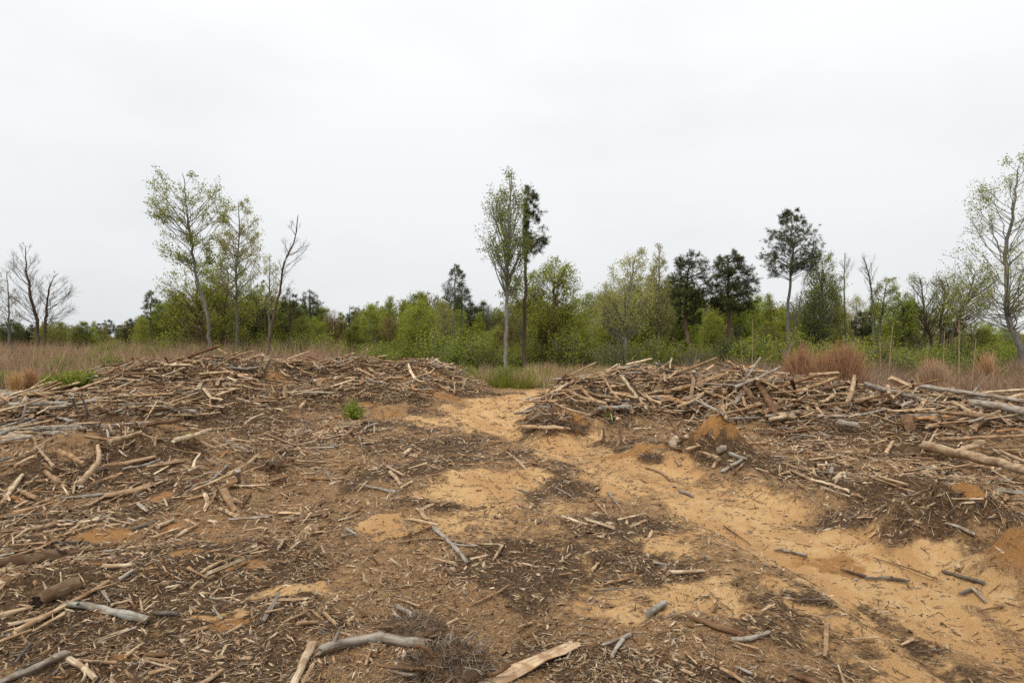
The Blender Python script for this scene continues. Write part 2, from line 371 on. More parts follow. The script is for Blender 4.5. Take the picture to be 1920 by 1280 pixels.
# ------------------------------------------------------------------ ground sheet
def axis(lo, hi, near, step, grow, far):
    s=[0.0]; d=step
    while s[-1] < far:
        if s[-1] > near: d = min(d*grow, 60)
        s.append(s[-1]+d)
    return np.array(s)
ax = axis(0,0,6.0,.06,1.045,900); xs = np.r_[-ax[:0:-1], ax]
ys = np.r_[-60,-30,-15,-8,-4,-2,0,.8,1.6,2.2, 2.6+axis(0,0,5,.05,1.013,24)]
ys = np.r_[ys, ys[-1]+axis(0,0,1,.4,1.09,2500)[1:]]
X,Y = np.meshgrid(xs,ys); Z = hz(X,Y)
Z = Z + np.where((Y<24)&(Y>0), .02*(vnoise(X*22,Y*22)-.5)*ss(-.2,.3,roadd(X,Y)), 0)
nx,ny = len(xs),len(ys)
idx = np.arange(nx*ny).reshape(ny,nx)
q = np.stack([idx[:-1,:-1],idx[:-1,1:],idx[1:,1:],idx[1:,:-1]],-1).reshape(-1,4)
g_mb = MB(); g_mb.add(np.stack([X,Y,Z],-1), [(q,True)])
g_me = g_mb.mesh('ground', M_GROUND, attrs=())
sandv = sand_m(X,Y).ravel(); clayv = clay_m(X,Y).ravel()
fld = np.maximum.reduce([ss(26.5,29,Y+fbm(X*.5,Y*.5,3)*2-1), ss(24.5,26,Y)*ss(-9,-11,X), ss(17.5,19.5,Y)*ss(6,9,X)])
grn = (fld*(1-ss(-.6,.2,-roadd(X,Y)))).ravel()
for nm_, vals in (('sand',sandv*(1-grn)),('clay',clayv),('green',grn),('humus',np.maximum(.7*ss(.15,.6,blobs(BANKB,X,Y)),.75*ss(.42,.58,fbm(X*.9+15,Y*.9,4)+.10*ss(.1,.4,np.maximum(moundL(X,Y),moundR(X,Y)))+.05*ss(.2,1.2,roadd(X,Y)))).ravel()),('rut',ss(.44,.66,fbm(roadd(X,Y)*3.2+12,Y*.5,4)+.25*(fbm(X*4,Y*2,3)-.5)).ravel())):
    a = g_me.attributes.new(nm_,'FLOAT','POINT'); a.data.foreach_set('value', vals.astype(np.float32))
tag(link('ground', g_me), 'rutted clearing of brown mulch with a curving sandy track', kind='structure')
# ------------------------------------------------------------------ wood chip litter (uncountable)
def pal_pick(N, names, w, g, var=.18):
    w = np.array(w,float); w/=w.sum()
    c = np.array([PAL[k] for k in names])[g.choice(len(names),N,p=w)]
    c = c*(1+var*(g.random((N,1))*2-1)); return c*(1+.022*(g.random((N,3))*2-1))
def polar(N, lo, hi, g, spread=.9):
    D = lo*(hi/lo)**g.random(N); th = (g.random(N)*2-1)*spread
    return D*np.sin(th), D*np.cos(th), D
def normal_at(x, y, e=.05):
    dx = (hz(x+e,y)-hz(x-e,y))/(2*e); dy = (hz(x,y+e)-hz(x,y-e))/(2*e)
    return norm(np.stack([-dx,-dy,np.ones_like(dx)],-1))
def litter_ok(x, y, g, on_sand=.22, on_clay=.25):
    s = sand_m(x,y); c = clay_m(x,y); lump = .45+.55*ss(.36,.6,fbm(x*1.7+30,y*1.7,4))
    p = np.maximum(lump,.95*ss(.2,.5,blobs(BANKB,x,y)))*(1-s*(1-on_sand))*(1-c*(1-on_clay))
    p = p*np.where(y>25.5,0,1)
    return g.random(len(x)) < p
def heapiness(x, y): return ss(.12,.45,np.maximum(moundL(x,y),moundR(x,y)))
def chips(N, g, name, label, lo, hi, smin, smax, chunk=False):
    """splinters and chips: slim wedges of broken wood"""
    x,y,D = polar(N,lo,hi,g); k = litter_ok(x,y,g)
    if chunk: k &= g.random(N)*30 < stick_density(x,y)+2.5
    x,y,D = x[k],y[k],D[k]; N=len(x)
    sc = .55+D*(.05 if chunk else .085)
    L = (smin+(smax-smin)*g.random(N)**2.4)*sc; W = L*(.10+.30*g.random(N)**1.5); T = L*(.05+.12*g.random(N))
    if chunk: L = L*(1-.35*ss(8,4,D)); W = L*(.09+.11*g.random(N)); T = W*(.45+.5*g.random(N))
    n = norm(normal_at(x,y)+ .55*g.normal(size=(N,3))*np.array([1,1,.3]))
    h = g.random(N)*2*np.pi; d0 = np.stack([np.cos(h),np.sin(h),np.zeros(N)],-1)
    u = norm(d0-n*np.sum(d0*n,-1,keepdims=True)); v = np.cross(n,u)
    c = np.stack([x,y,hz(x,y)+T*.6+L*.25*g.random(N)**2],-1)
    R = lambda: (g.random((N,1))-.5)
    Lc,Wc,Tc = L[:,None],W[:,None],T[:,None]
    V = np.stack([c-u*Lc*(1+R()*.5)-n*Tc, c+v*Wc*(1+R())-u*Lc*R()-n*Tc, c+u*Lc*(1+R()*.5)-n*Tc*.5, c-v*Wc*(1+R())-u*Lc*R()-n*Tc,
                  c-u*Lc*(.6+R()*.5)+n*Tc+v*Wc*R(), c+u*Lc*(.6+R()*.5)+n*Tc+v*Wc*R()],1)
    i = np.arange(N)[:,None]*6
    F4 = np.concatenate([i+np.array(f) for f in ([0,1,5,4],[3,0,4,5])]); F3 = np.concatenate([i+np.array(f) for f in ([1,2,5],[2,3,5])])
    col = pal_pick(N,['pale','cream','tan','grey','brown','rot','orange'],[32,20,24,12,16,10,2],g) if not chunk else pal_pick(N,['pale','cream','tan','brown'],[36,30,26,8],g)
    col = col*(1+.10*heapiness(x,y)[:,None])
    mb = MB(); mb.add(V,[(F4,False),(F3,False)],np.repeat(col,6,0),V.reshape(-1,3)*2)
    tag(link(name,mb.mesh(name,M_WOOD)),label,kind='stuff')
def strands(N, g, name, label):
    x,y,D = polar(N,2.5,24,g); k = litter_ok(x,y,g,.28,.2); x,y,D = x[k],y[k],D[k]; N=len(x)
    sc = .6+D*.075
    L = (.022+.085*g.random(N)**2.2)*sc; r = L*(.020+.03*g.random(N))
    r = np.maximum(r, .0009*D*.55)
    h = g.random(N)*2*np.pi; bend = g.normal(size=N)*.35
    P = np.zeros((N,3,3))
    for j,s in enumerate((-.5,0,.5)):
        P[:,j,0] = x+np.cos(h)*L*s - np.sin(h)*L*bend*(.25-s*s); P[:,j,1] = y+np.sin(h)*L*s+np.cos(h)*L*bend*(.25-s*s)
    lift = g.random((N,1))**2*L[:,None]*np.array([.25,.32,.4])*(g.random((N,3)))
    P[:,:,2] = hz(P[:,:,0],P[:,:,1])+r[:,None]+lift+.004
    R = r[:,None]*np.array([1,.5])
    v,f,wv,_ = tubes(P[:,::2],R,3,g)
    s = sand_m(x,y)[:,None]
    col = pal_pick(N,['pale','cream','tan','grey','brown','dark','char'],[24,12,22,12,22,9,7],g)*(1-.45*s)
    mb = MB(); mb.add(v,f,np.repeat(col,6,0),wv)
    tag(link(name,mb.mesh(name,M_WOOD)),label,kind='stuff')

# ------------------------------------------------------------------ loose sticks and logs
def stick_density(x, y):
    mL, mR = moundL(x,y), moundR(x,y); rd = roadd(x,y)
    earthy = ss(-7.0,-4.6,x)
    dL = ss(.03,.4,mL)*(62-24*earthy)*np.where(y<26,1,0)
    dR = ss(.02,.3,mR)*80*np.where(y<19.5,1,0)
    slope = ss(-.6,-2.6,x+.13*(y-5))*(1-ss(14,17,y))*np.where(y>2.6,1,0)*34
    skirt = ss(.3,1.2,rd)*np.where(x>1.5,1,0)*np.where((y<15)&(y>4.0),1,0)*42
    poles = np.where((x<-8.6)&(y>11.0)&(y<25)&(mL<.2),1,0)*22
    mid = np.where((y<16)&(y>2.6)&(rd>.1),1,0)*9
    d = np.maximum.reduce([dL,dR,slope,skirt,poles,mid])
    return d*(1-.9*sand_m(x,y))*(1-.93*clay_m(x,y))*np.maximum(.15+1.5*ss(.3,.7,fbm(x*1.3+60,y*1.3,3)), .75*ss(.1,.35,np.maximum(mL,mR)))
chips(120000, np.random.default_rng(11), 'wood_chip_litter', 'bed of broken wood chips spread over the clearing', 2.5, 25, .008, .045)
strands(85000, np.random.default_rng(12), 'shredded_bark_litter', 'shredded bark and twig fibres strewn over the clearing')
chips(62000, np.random.default_rng(13), 'wood_chunk_litter', 'pale broken chunks of wood thick on the slopes', 2.8, 21, .026, .12, True)
def heap_splinters(N, g):
    x = -13+27*g.random(N); y = 11+14*g.random(N); m = np.maximum(moundL(x,y),moundR(x,y))
    k = (g.random(N) < ss(.04,.3,m)) & (g.random(N) > .8*clay_m(x,y)); x,y = x[k],y[k]; N = len(x)
    L = .05+.26*g.random(N)**2.2; r = np.maximum(L*(.02+.045*g.random(N)),.006); h = g.random(N)*6.283; e = g.normal(size=N)*.35
    d = np.stack([np.cos(h)*np.cos(e),np.sin(h)*np.cos(e),np.sin(e)],-1)*L[:,None]*.5
    c = np.stack([x,y,hz(x,y)+.01+.16*g.random(N)**2],-1)
    v,f,wv,_ = tubes(np.stack([c-d,c+d],1),r[:,None]*np.array([1,.6]),3,g,jitter=.25)
    mb = MB(); mb.add(v,[(q_,False) for q_,_s in f],np.repeat(pal_pick(N,['pale','cream','tan','brown','rot','grey'],[28,16,26,16,14,8],g,.3),6,0),wv)
    tag(link('heap_splinter_litter',mb.mesh('heap_splinter_litter',M_WOOD)),'fine splintered wood filling both heaps between the sticks',kind='stuff')
heap_splinters(80000, np.random.default_rng(14))
def loose_sticks(g):
    bx = [(-20,3.2,2.6,26.5),(.3,17,4,20)]
    out=[]
    for x0,x1,y0,y1 in bx:
        n = int((x1-x0)*(y1-y0)*110)
        x = x0+(x1-x0)*g.random(n); y = y0+(y1-y0)*g.random(n)
        k = g.random(n)*110 < stick_density(x,y)
        if x0 < 0: k &= ~((x>.3)&(y>4)&(y<20))
        out.append(np.stack([x[k],y[k]],-1))
    p = np.concatenate(out); x,y = p[:,0],p[:,1]; N=len(x)
    mR = moundR(x,y); mL = moundL(x,y); pole = (x<-8.6)&(y>11)&(mL<.2)
    u = g.random(N)
    L = .06+.42*u**3.2; L = np.where(mR>.2, .10+1.0*u**4.0, L); L = np.where(mL>.2,.10+.8*u**3.4,L); L = np.where(pole,.4+1.8*u**1.6,L)
    near = ss(9,4,y); L = L*(1-.45*near)
    r = np.clip(L*(.022+.055*g.random(N)**1.5), .004, .05); r = np.where(pole,np.clip(r,.008,.035),r)
    r = np.maximum(r,.0010*y)
    h = g.random(N)*2*np.pi
    h = np.where((mR>.2)&(g.random(N)<.5), g.normal(size=N)*.55+.25, h)
    h = np.where((mL>.2)&(g.random(N)<.4), g.normal(size=N)*.6+.2, h)
    h = np.where(pole, g.normal(size=N)*.28+.12, h)
    lift = g.random(N)**1.5*np.where(np.maximum(mL,mR)>.2,.26,.05)
    tip = np.where(g.random(N)<.28, g.random(N)*.42, 0)*L*np.where(pole,.15,1)
    n = 3; P = np.zeros((N,n,3)); bend = g.normal(size=N)*.09; bj = g.normal(size=(N,n))*.016
    for j,s in enumerate(np.linspace(-.5,.5,n)):
        o = bend*(.25-s*s)+bj[:,j]
        P[:,j,0] = x+L*(np.cos(h)*s-np.sin(h)*o); P[:,j,1] = y+L*(np.sin(h)*s+np.cos(h)*o)
    z0 = hz(P[:,0,0],P[:,0,1]); z1 = hz(P[:,-1,0],P[:,-1,1]); zm = hz(x,y)
    for j,s in enumerate(np.linspace(0,1,n)):
        P[:,j,2] = np.maximum(z0*(1-s)+z1*s, (zm-.02)) + r*.7 + lift + tip*s
    R = r[:,None]*(1+.25*(g.random((N,1))-.5)+ (g.random((N,1))-.5)*.5*np.linspace(-1,1,n))
    col = np.where(pole[:,None], pal_pick(N,['blue','grey','pale','tan','brown'],[50,24,12,10,8],g), pal_pick(N,['pale','cream','tan','grey','brown','orange','rot'],[30,16,24,9,15,3,8],g,.3))
    col = np.where((mR>.2)[:,None]&(g.random((N,1))<.35), pal_pick(N,['grey','pale','tan'],[3,4,3],g), col)
    return P,R,col,L,r,h
sg = np.random.default_rng(21)
SP,SR,SC,SL,Sr,Sh = loose_sticks(sg)
c0 = SP.mean(1); app = SL*Sr*2/np.maximum(c0[:,1],1)**2
vis = (np.abs(c0[:,0]/c0[:,1])<.80)&(c0[:,1]>3.3)&(c0[:,1]<22)
clearv = []
order = np.argsort(-app*vis)
N_AUTO = 100
auto_ids = order[:N_AUTO]; rest = np.setdiff1d(np.arange(len(SL)),auto_ids)
def cap_cols(col, n, k, N, tintup=1.25):
    return np.concatenate([np.repeat(col,n*k,0), np.repeat(np.clip(col*tintup+.03,0,.75),k,0), np.repeat(np.clip(col*tintup+.03,0,.75),k,0)])
st_mb = MB(); v,f,wv,_ = tubes(SP[rest],SR[rest],4,sg,jitter=.2,endj=2.4,caps=True,oval=.6)
f = [(q_,False) for q_,_s in f]
st_mb.add(v,f,cap_cols(SC[rest],3,4,len(rest)),wv)
tag(link('broken_stick_litter',st_mb.mesh('broken_stick_litter',M_WOOD)),'countless broken sticks heaped over the mounds and strewn around them',kind='stuff')

# ------------------------------------------------------------------ logs seen one by one: end points in the photograph cast onto the ground
def resample(P, n):
    P = np.asarray(P,float); d = np.r_[0,np.cumsum(np.linalg.norm(np.diff(P,axis=0),axis=1))]
    t = np.linspace(0,d[-1],n); Q = np.stack([np.interp(t,d,P[:,k]) for k in range(3)],-1)
    if len(P) > 2:
        for _ in range(2): Q[1:-1] = .25*Q[:-2]+.5*Q[1:-1]+.25*Q[2:]
    return Q
LOGS = []                                                # (object, mid pixel x, mid pixel y, look, length, radius)
def log_mesh(Q, r, col, g, k=9, taper=.15, splinter=1.2, name='log', hollow=False, stubs=0, fork=False, oval=.25):
    n = len(Q); L = np.linalg.norm(Q[-1]-Q[0])
    Q = Q.copy(); Q[1:-1] += g.normal(size=(n-2,3))*r*.11
    R = r*(1+taper*np.linspace(1,-1,n)*g.choice([-1,1]))*(1+.09*g.normal(size=n))
    v,f,wv,nc = tubes(Q[None],R[None],k,g,jitter=.11,endj=splinter,caps=True,oval=oval)
    mb = MB(); c = np.array(col)*(1+.12*(g.random()*2-1))
    cc = np.concatenate([np.repeat(c[None],n*k,0)*(1+.10*g.normal(size=(n*k,1))), np.repeat(np.clip(c*1.25+.04,0,.7)[None] if not hollow else np.array([[.03,.02,.014]]),2*k,0)])  # hollow: shade of the bore painted as near-black on closed end caps
    mb.add(v,f,np.clip(cc,.01,.8),wv)
    for _ in range(stubs):
        t = g.random()*.8+.1; i = int(t*(n-1)); b = Q[i]; tg = norm(Q[min(i+1,n-1)]-Q[max(i-1,0)])
        d = norm(np.cross(tg,g.normal(size=3))); d[2] = abs(d[2])*.7+.1; d = norm(d+.4*tg)
        sl = r*(1.6+1.6*g.random()); pts = np.stack([b, b+d*(r*.7+sl*.5), b+d*(r*.8+sl)])
        v,f,wv,_ = tubes(pts[None],np.array([[.5,.4,.3]])*r,6,g,.08,1.2,True)
        mb.add(v,f,c*.9,wv)
    if fork and L > .15:
        i = int((.45+.25*g.random())*(n-1)); b = Q[i]; tg = norm(Q[min(i+1,n-1)]-Q[max(i-1,0)]); sd = norm(np.cross(tg,[0,0,1.]))*g.choice([-1,1])
        d = norm(tg+sd*(.5+.4*g.random())+np.array([0,0,.12])); sl = L*(.22+.25*g.random())
        pts = resample(np.stack([b,b+d*sl*.5+g.normal(size=3)*sl*.05,b+d*sl]),5)
        v,f,wv,_ = tubes(pts[None],(np.linspace(.62,.34,5)*r)[None],7,g,.08,1.8,True); mb.add(v,f,c*.95,wv)
    cen = Q.mean(0)
    return mb.mesh(name,M_WOOD,center=cen), cen
def put_log(pts, wpx, look, label=None, up=False, lift=None, name=None, seed=0, **kw):
    g = np.random.default_rng(1000+seed)
    W=[]; 
    r_guess=None
    lf = 0.03 if lift is None else lift
    for p in pts:
        W.append(raycast(p[0],p[1],lf))
    known = [w for w in W if w is not None]
    if not known: print('MISS',pts); return None
    Dmin = min(w[1] for w in known)
    if up:
        D = W[0][1] if W[0] is not None else Dmin
        W = [px2w(p[0],p[1],D-.25*i) for i,p in enumerate(pts)]; W[0][2] -= .06
    else:
        for i,w in enumerate(W):
            if w is None or w[1] > Dmin+max(3.2,Dmin*.3): W[i] = px2w(pts[i][0],pts[i][1],Dmin+.7)
    if not up:
        for i,w in enumerate(W):
            tab = RRW if pts[i][0] > 1000 else LRW
            D = w[1]
            dr = np.interp((pts[i][0]-960)/F*D, tab[:,0], tab[:,1])
            if pts[i][1] < 800 and D > dr+.6: 
                for _ in range(3): dr = np.interp((pts[i][0]-960)/F*dr, tab[:,0], tab[:,1])
                W[i] = px2w(pts[i][0],pts[i][1],dr-.1)
    W = np.array(W); Dm = W[:,1].mean(); r = max(wpx*Dm/F*.5,.006)
    L = np.linalg.norm(W[-1]-W[0]); n = int(np.clip(L/(r*2.2),5,14))
    Q = resample(W,n)
    if not up:
        need = np.max(hz(Q[:,0],Q[:,1])+.35*r-Q[:,2]); Q[:,2] += np.clip(need,0,r*1.5)
    nm = name or ('log' if wpx*Dm/F > .05 or wpx >= 8 else 'stick')
    me,cen = log_mesh(Q,r,PAL[look],g,name=nm,**kw)
    o = link(nm,me,loc=cen)
    mp = np.mean(np.array(pts,float),0)
    LOGS.append(dict(o=o,px=mp[0],py=mp[1],look=look,L=L,r=r,label=label,pts=pts,up=up))
    return o
T = [  # points, width in pixels, colour, label
 ([(-12,742),(30,737),(72,734)],7,'blue','bluish grey log curving along the edge of the dry grass'),
 ([(20,758),(75,758),(125,755)],8,'blue','long bluish grey log lying across the tangle of poles'),
 ([(48,772),(110,764),(175,751)],9,'grey','dark-sided grey log rising from the pole tangle toward the chip mound'),
 ([(-5,804),(62,782)],6,'blue','upper of two pale parallel poles in the pole tangle'),
 ([(2,812),(74,785)],6,'blue','lower of two pale parallel poles in the pole tangle'),
 ([(-5,828),(60,818)],4,'grey'),([(110,783),(138,790)],7,'blue'),([(10,752),(70,748)],4,'grey'),([(60,800),(150,798)],4,'blue'),([(90,812),(130,790)],3,'grey'),
 ([(144,773),(140,757),(135,745)],6,'blue','stubby grey stick standing upright at the end of the pole tangle','u'),
 ([(164,774),(160,757),(150,741)],4,'blue','thin bent grey stick standing beside the stubby upright one','u'),
 ([(71,844),(100,879)],6,'pale'),([(113,846),(157,868)],11,'tan','short thick tan log end-up on the chip mound shoulder'),
 ([(86,885),(122,915)],10,'tan'),([(184,836),(187,864),(170,885),(150,905)],9,'pale','pale crooked log bent like an elbow on the chip mound shoulder'),
 ([(137,925),(140,908),(148,895)],5,'pale'),([(30,876),(65,859)],6,'pale'),([(12,931),(42,890)],8,'cream'),([(-5,952),(13,932)],8,'tan'),
 ([(67,946),(134,920)],5,'pale'),([(114,933),(160,930),(200,926)],7,'grey','straight grey log butting against a fat scarred one'),
 ([(205,929),(240,925),(272,915)],14,'tan','fat scarred tan log with a rounded end'),
 ([(192,875),(240,868),(288,857)],9,'tan','long tan log on top of the chip mound shoulder'),([(230,882),(270,875),(300,864)],5,'grey'),
 ([(207,827),(260,812)],9,'pale'),([(327,825),(360,818),(395,805)],9,'cream','pale peeled log with a green weed growing over it'),
 ([(272,796),(335,787)],8,'brown'),([(350,913),(375,909),(398,900),(427,872)],6,'grey','grey branch with a hooked end below the chip mound'),
 ([(423,914),(446,902)],11,'orange'),([(450,902),(446,882)],7,'grey',None,'u'),
 ([(419,922),(442,962)],14,'tan','pale split log with a rotten face pointing at the viewer'),([(410,952),(448,969)],8,'pale'),([(453,950),(467,925)],6,'brown'),
 ([(317,886),(350,880)],3,'pale'),([(347,755),(378,744)],6,'tan'),([(270,792),(295,752)],3,'pale'),([(317,778),(365,778),(410,774)],5,'pale'),
 ([(362,730),(420,729),(470,722)],6,'brown','long low brown log along the face of the chip mound'),([(400,725),(390,711)],6,'tan'),
 ([(280,692),(268,680),(254,669)],3,'tan','thin crooked stick poking up from the chip mound end nearest the grass','u'),
 ([(326,690),(309,670)],3.5,'brown','dark brown stick leaning out of the chip mound crest','u'),([(345,687),(362,674)],3,'pale',None,'u'),
 ([(292,692),(292,677)],4,'grey',None,'u'),([(303,693),(299,679)],3,'pale',None,'u'),([(397,688),(437,669)],3,'pale','long pale stick jutting from the chip mound crest','u'),
 ([(0,970),(52,963)],10,'brown'),([(30,920),(70,938)],10,'tan'),([(25,933),(52,943)],10,'orange'),
 ([(486,706),(488,688),(492,667)],5,'cream','pale split post standing on the chip mound crest beside bare earth','u'),([(495,690),(508,672)],5,'grey',None,'u'),
 ([(616,685),(628,676)],5,'pale',None,'u'),([(595,720),(614,726)],6,'tan'),([(685,738),(707,740)],4,'tan'),([(562,765),(573,751)],5,'pale'),
 ([(459,794),(472,784),(494,776)],4,'cream'),([(685,801),(706,794)],6,'grey','short grey log just below the green tuft'),([(742,819),(789,809)],3,'tan'),
 ([(727,875),(757,891)],6,'pale'),([(732,885),(742,895),(752,909)],7,'pale'),([(685,910),(742,922)],7,'grey','straight grey log at the foot of the crossed pale pieces'),
 ([(670,922),(687,903)],3,'pale'),([(757,852),(769,842)],8,'cream'),([(595,897),(647,896)],3,'pale'),([(850,700),(875,690)],4,'blue','greenish grey log poking past the earthy end of the chip mound','u'),
 ([(839,700),(831,686)],3,'pale',None,'u'),([(799,685),(801,673)],3,'cream',None,'u'),
 ([(950,847),(965,858),(985,877)],5,'pale','pale bent branch lying alone in the trodden mulch'),([(970,880),(976,889),(984,895)],4,'tan'),
 ([(1210,875),(1240,885),(1260,901)],5,'tan','slender curved stick at the edge of the sandy track'),
 ([(1122,766),(1177,762)],9,'blue','grey log wedged low in the log heap end by the track'),([(1162,828),(1163,806),(1159,785)],8,'cream','pale birch-like post leaning against the foot of the log heap','u'),
 ([(1185,771),(1180,757),(1176,741)],7,'pale'),([(1152,750),(1164,757)],6,'cream'),([(1120,716),(1142,717)],6,'tan'),
 ([(1117,941),(1139,964)],5,'tan'),([(1140,922),(1150,935),(1162,950)],4,'grey'),([(1035,909),(1070,929)],3,'grey'),([(1184,987),(1210,976)],6,'pale'),
 ([(1252,735),(1300,722),(1362,701)],10,'tan','longest pale log laid across the crest of the log heap'),([(1292,729),(1355,714)],5,'pale'),
 ([(1327,728),(1370,722),(1407,713)],9,'grey','grey log parallel to and beside the longest crest log'),
 ([(1420,718),(1438,745),(1454,777)],13,'brown','big brown log sliding down the face of the log heap'),([(1398,728),(1412,748)],12,'brown'),
 ([(1245,745),(1275,752),(1299,761)],11,'orange','rusty orange log with peeled side on the log heap'),([(1287,746),(1335,735)],8,'grey'),([(1305,750),(1355,775)],7,'grey'),
 ([(1362,774),(1400,766),(1432,756)],6,'tan'),([(1362,785),(1425,782)],4,'grey'),([(1355,765),(1361,783)],7,'pale'),
 ([(1443,786),(1472,781)],9,'cream'),([(1252,780),(1262,796),(1276,822)],8,'brown','dark brown root arching out of the heap foot'),
 ([(1337,876),(1346,860)],6,'pale'),([(1310,846),(1330,852),(1347,859)],5,'pale'),([(1357,882),(1390,862)],8,'grey','grey log leaning at the foot of the orange dirt pile'),
 ([(1372,852),(1397,860)],8,'blue'),([(1374,888),(1392,870)],4,'tan'),([(1239,694),(1236,677)],3.5,'blue','taller of two pale stakes upright on the heap summit','u'),
 ([(1246,706),(1243,689)],5,'cream','shorter of two pale stakes upright on the heap summit','u'),([(1304,712),(1301,696)],5,'blue',None,'u'),
 ([(1288,842),(1312,835)],5,'pale'),([(1265,862),(1275,871)],4,'pale'),([(1275,920),(1300,930)],6,'grey'),([(1172,825),(1215,820)],3,'tan'),
 ([(1377,756),(1395,738)],8,'grey'),([(1312,755),(1352,753)],5,'blue'),([(1280,768),(1318,760)],5,'tan'),([(1205,740),(1240,732)],5,'pale'),([(1218,757),(1250,768)],5,'tan'),
 ([(1130,808),(1126,824)],5,'pale',None,''),([(1133,820),(1131,800)],4,'pale',None,'u'),
 ([(1624,720),(1645,727),(1660,731),(1717,745)],10,'grey','knotted grey log lying on the heap beside the broomsedge clumps','L'),
 ([(1730,725),(1785,733),(1840,741),(1935,754)],11,'grey','very long slender trunk lying along the heap top past the dry stalks','L'),
 ([(1827,754),(1870,762),(1935,773)],17,'grey','thick grey trunk lying below the very long slender one','L'),([(1567,721),(1600,735)],4,'tan'),
 ([(1515,767),(1516,752),(1516,740)],5,'cream'),([(1522,750),(1542,777)],6,'pale'),([(1497,740),(1511,729)],8,'cream'),([(1494,738),(1485,714)],6,'dark','dark slab of bark standing on the heap crest','u'),
 ([(1575,792),(1605,797)],14,'grey','short fat sawn log buried in the face of the log heap'),([(1494,814),(1531,819)],5,'grey'),([(1716,781),(1725,764),(1735,752)],7,'pale'),
 ([(1730,850),(1745,825),(1759,801)],5,'pale','straight pale pole leaning on the heap before the fat trunk'),([(1730,845),(1732,825),(1740,811)],3,'tan'),
 ([(1826,805),(1835,785),(1842,767)],8,'tan'),([(1740,836),(1790,848),(1850,862),(1935,884)],22,'pale','fattest tan trunk jutting out of the heap foot'),
 ([(1795,847),(1815,838),(1842,829)],12,'pale','short pale log resting across the fattest trunk'),([(1767,823),(1850,819),(1935,816)],8,'tan','long tan pole lying above the fattest trunk','L'),
 ([(1815,826),(1855,824)],5,'tan'),([(1840,841),(1880,838),(1935,837)],5,'tan'),([(1875,845),(1935,872)],8,'pale'),([(1862,842),(1895,862)],7,'pale'),([(1865,799),(1935,793)],5,'tan'),([(1870,808),(1920,803)],4,'orange'),
 ([(1662,847),(1674,827)],6,'pale'),([(1640,831),(1658,825)],4,'pale'),([(1522,900),(1555,909),(1590,921)],6,'cream','pale knobbly branch below the log heap skirt'),
 ([(1510,891),(1562,905)],4,'brown'),([(1637,886),(1650,897),(1702,911)],5,'pale'),([(1557,890),(1560,876),(1563,868)],7,'grey'),([(1565,904),(1577,890)],8,'cream'),([(1585,897),(1582,886)],7,'cream'),
 ([(1765,887),(1795,880)],4,'grey'),([(1462,890),(1487,882)],4,'pale'),([(1712,860),(1750,861)],4,'tan'),([(1600,927),(1617,933)],6,'tan'),([(1470,868),(1505,880)],3,'pale'),([(1484,900),(1512,918)],4,'tan'),
 ([(122,1133),(150,1132),(210,1144),(270,1160)],14,'blue','smooth pale grey log lying across a longer tan one near rotten wood'),
 ([(33,1181),(75,1160),(117,1137)],11,'pale','pale log running under the smooth grey one'),([(115,1137),(160,1115),(202,1090)],9,'tan','slim tan pole continuing beyond the smooth grey log'),
 ([(-10,1206),(57,1181)],6,'pale'),([(62,1182),(120,1150)],6,'pale'),
 ([(-10,1155),(57,1139)],12,'pale'),([(20,1170),(65,1160)],9,'cream'),([(194,1061),(220,1061),(246,1058)],8,'cream','short cream log with a knobbed end'),
 ([(100,986),(140,981),(185,973)],7,'cream'),([(122,1001),(178,984)],6,'pale'),([(80,998),(120,991)],5,'pale'),([(95,1017),(130,1018),(165,1019)],8,'char','dark grey weathered log lying crosswise in pale slivers'),
 ([(18,1022),(82,1018)],5,'tan'),([(32,1040),(92,1020)],5,'pale'),([(0,1041),(30,1041)],4,'cream'),
 ([(252,991),(300,975)],6,'char'),([(270,1000),(300,976)],4,'pale'),([(296,987),(325,974)],9,'cream'),([(331,1006),(349,994)],9,'cream'),([(350,975),(370,984)],5,'pale'),([(370,984),(352,993)],5,'tan'),
 ([(377,1074),(395,1062),(415,1052)],7,'pale'),([(352,1065),(392,1084)],4,'tan'),([(130,1236),(150,1247),(178,1272)],11,'cream','pale forked log with a sawn end'),([(145,1236),(215,1241)],6,'pale'),
 ([(-10,1283),(68,1250),(122,1225)],12,'grey','long grey split pole running out of the corner'),([(27,1243),(58,1205)],6,'char'),([(275,1226),(312,1226)],8,'brown'),([(237,1228),(265,1208)],7,'pale'),
 ([(280,1262),(320,1252)],9,'tan'),([(377,1282),(415,1256)],9,'pale'),([(295,1149),(330,1149)],8,'char'),([(210,1133),(245,1124)],6,'pale'),([(422,1187),(450,1173)],5,'pale'),([(357,1185),(390,1175)],8,'tan'),
 ([(193,1108),(206,1128)],5,'grey'),([(400,1137),(414,1158)],4,'grey'),([(225,1085),(250,1068)],8,'grey'),([(240,1180),(204,1190)],5,'pale'),([(262,1120),(267,1145)],4,'pale'),
 ([(602,1221),(640,1210),(685,1196),(745,1201),(802,1210)],17,'grey','splintered silvery log with a shredded point lying beside the root mass'),
 ([(548,1290),(565,1250),(585,1207)],16,'cream','mottled pale slab of log at the lower picture edge'),([(748,1138),(790,1162),(825,1181)],9,'grey','grey log half under the root mass with a root looped over it'),
 ([(739,1120),(785,1135)],4,'pale'),([(813,988),(845,1018),(875,1053)],9,'grey','straight grey log crossing over a thin bent branch'),([(778,1000),(812,986)],4,'brown'),
 ([(745,1018),(780,1010),(812,1007),(860,1014),(902,1025)],5,'tan','thin bent branch lying under the straight grey log'),([(812,1046),(835,1052),(855,1057)],6,'pale'),([(830,1044),(858,1060)],4,'tan'),
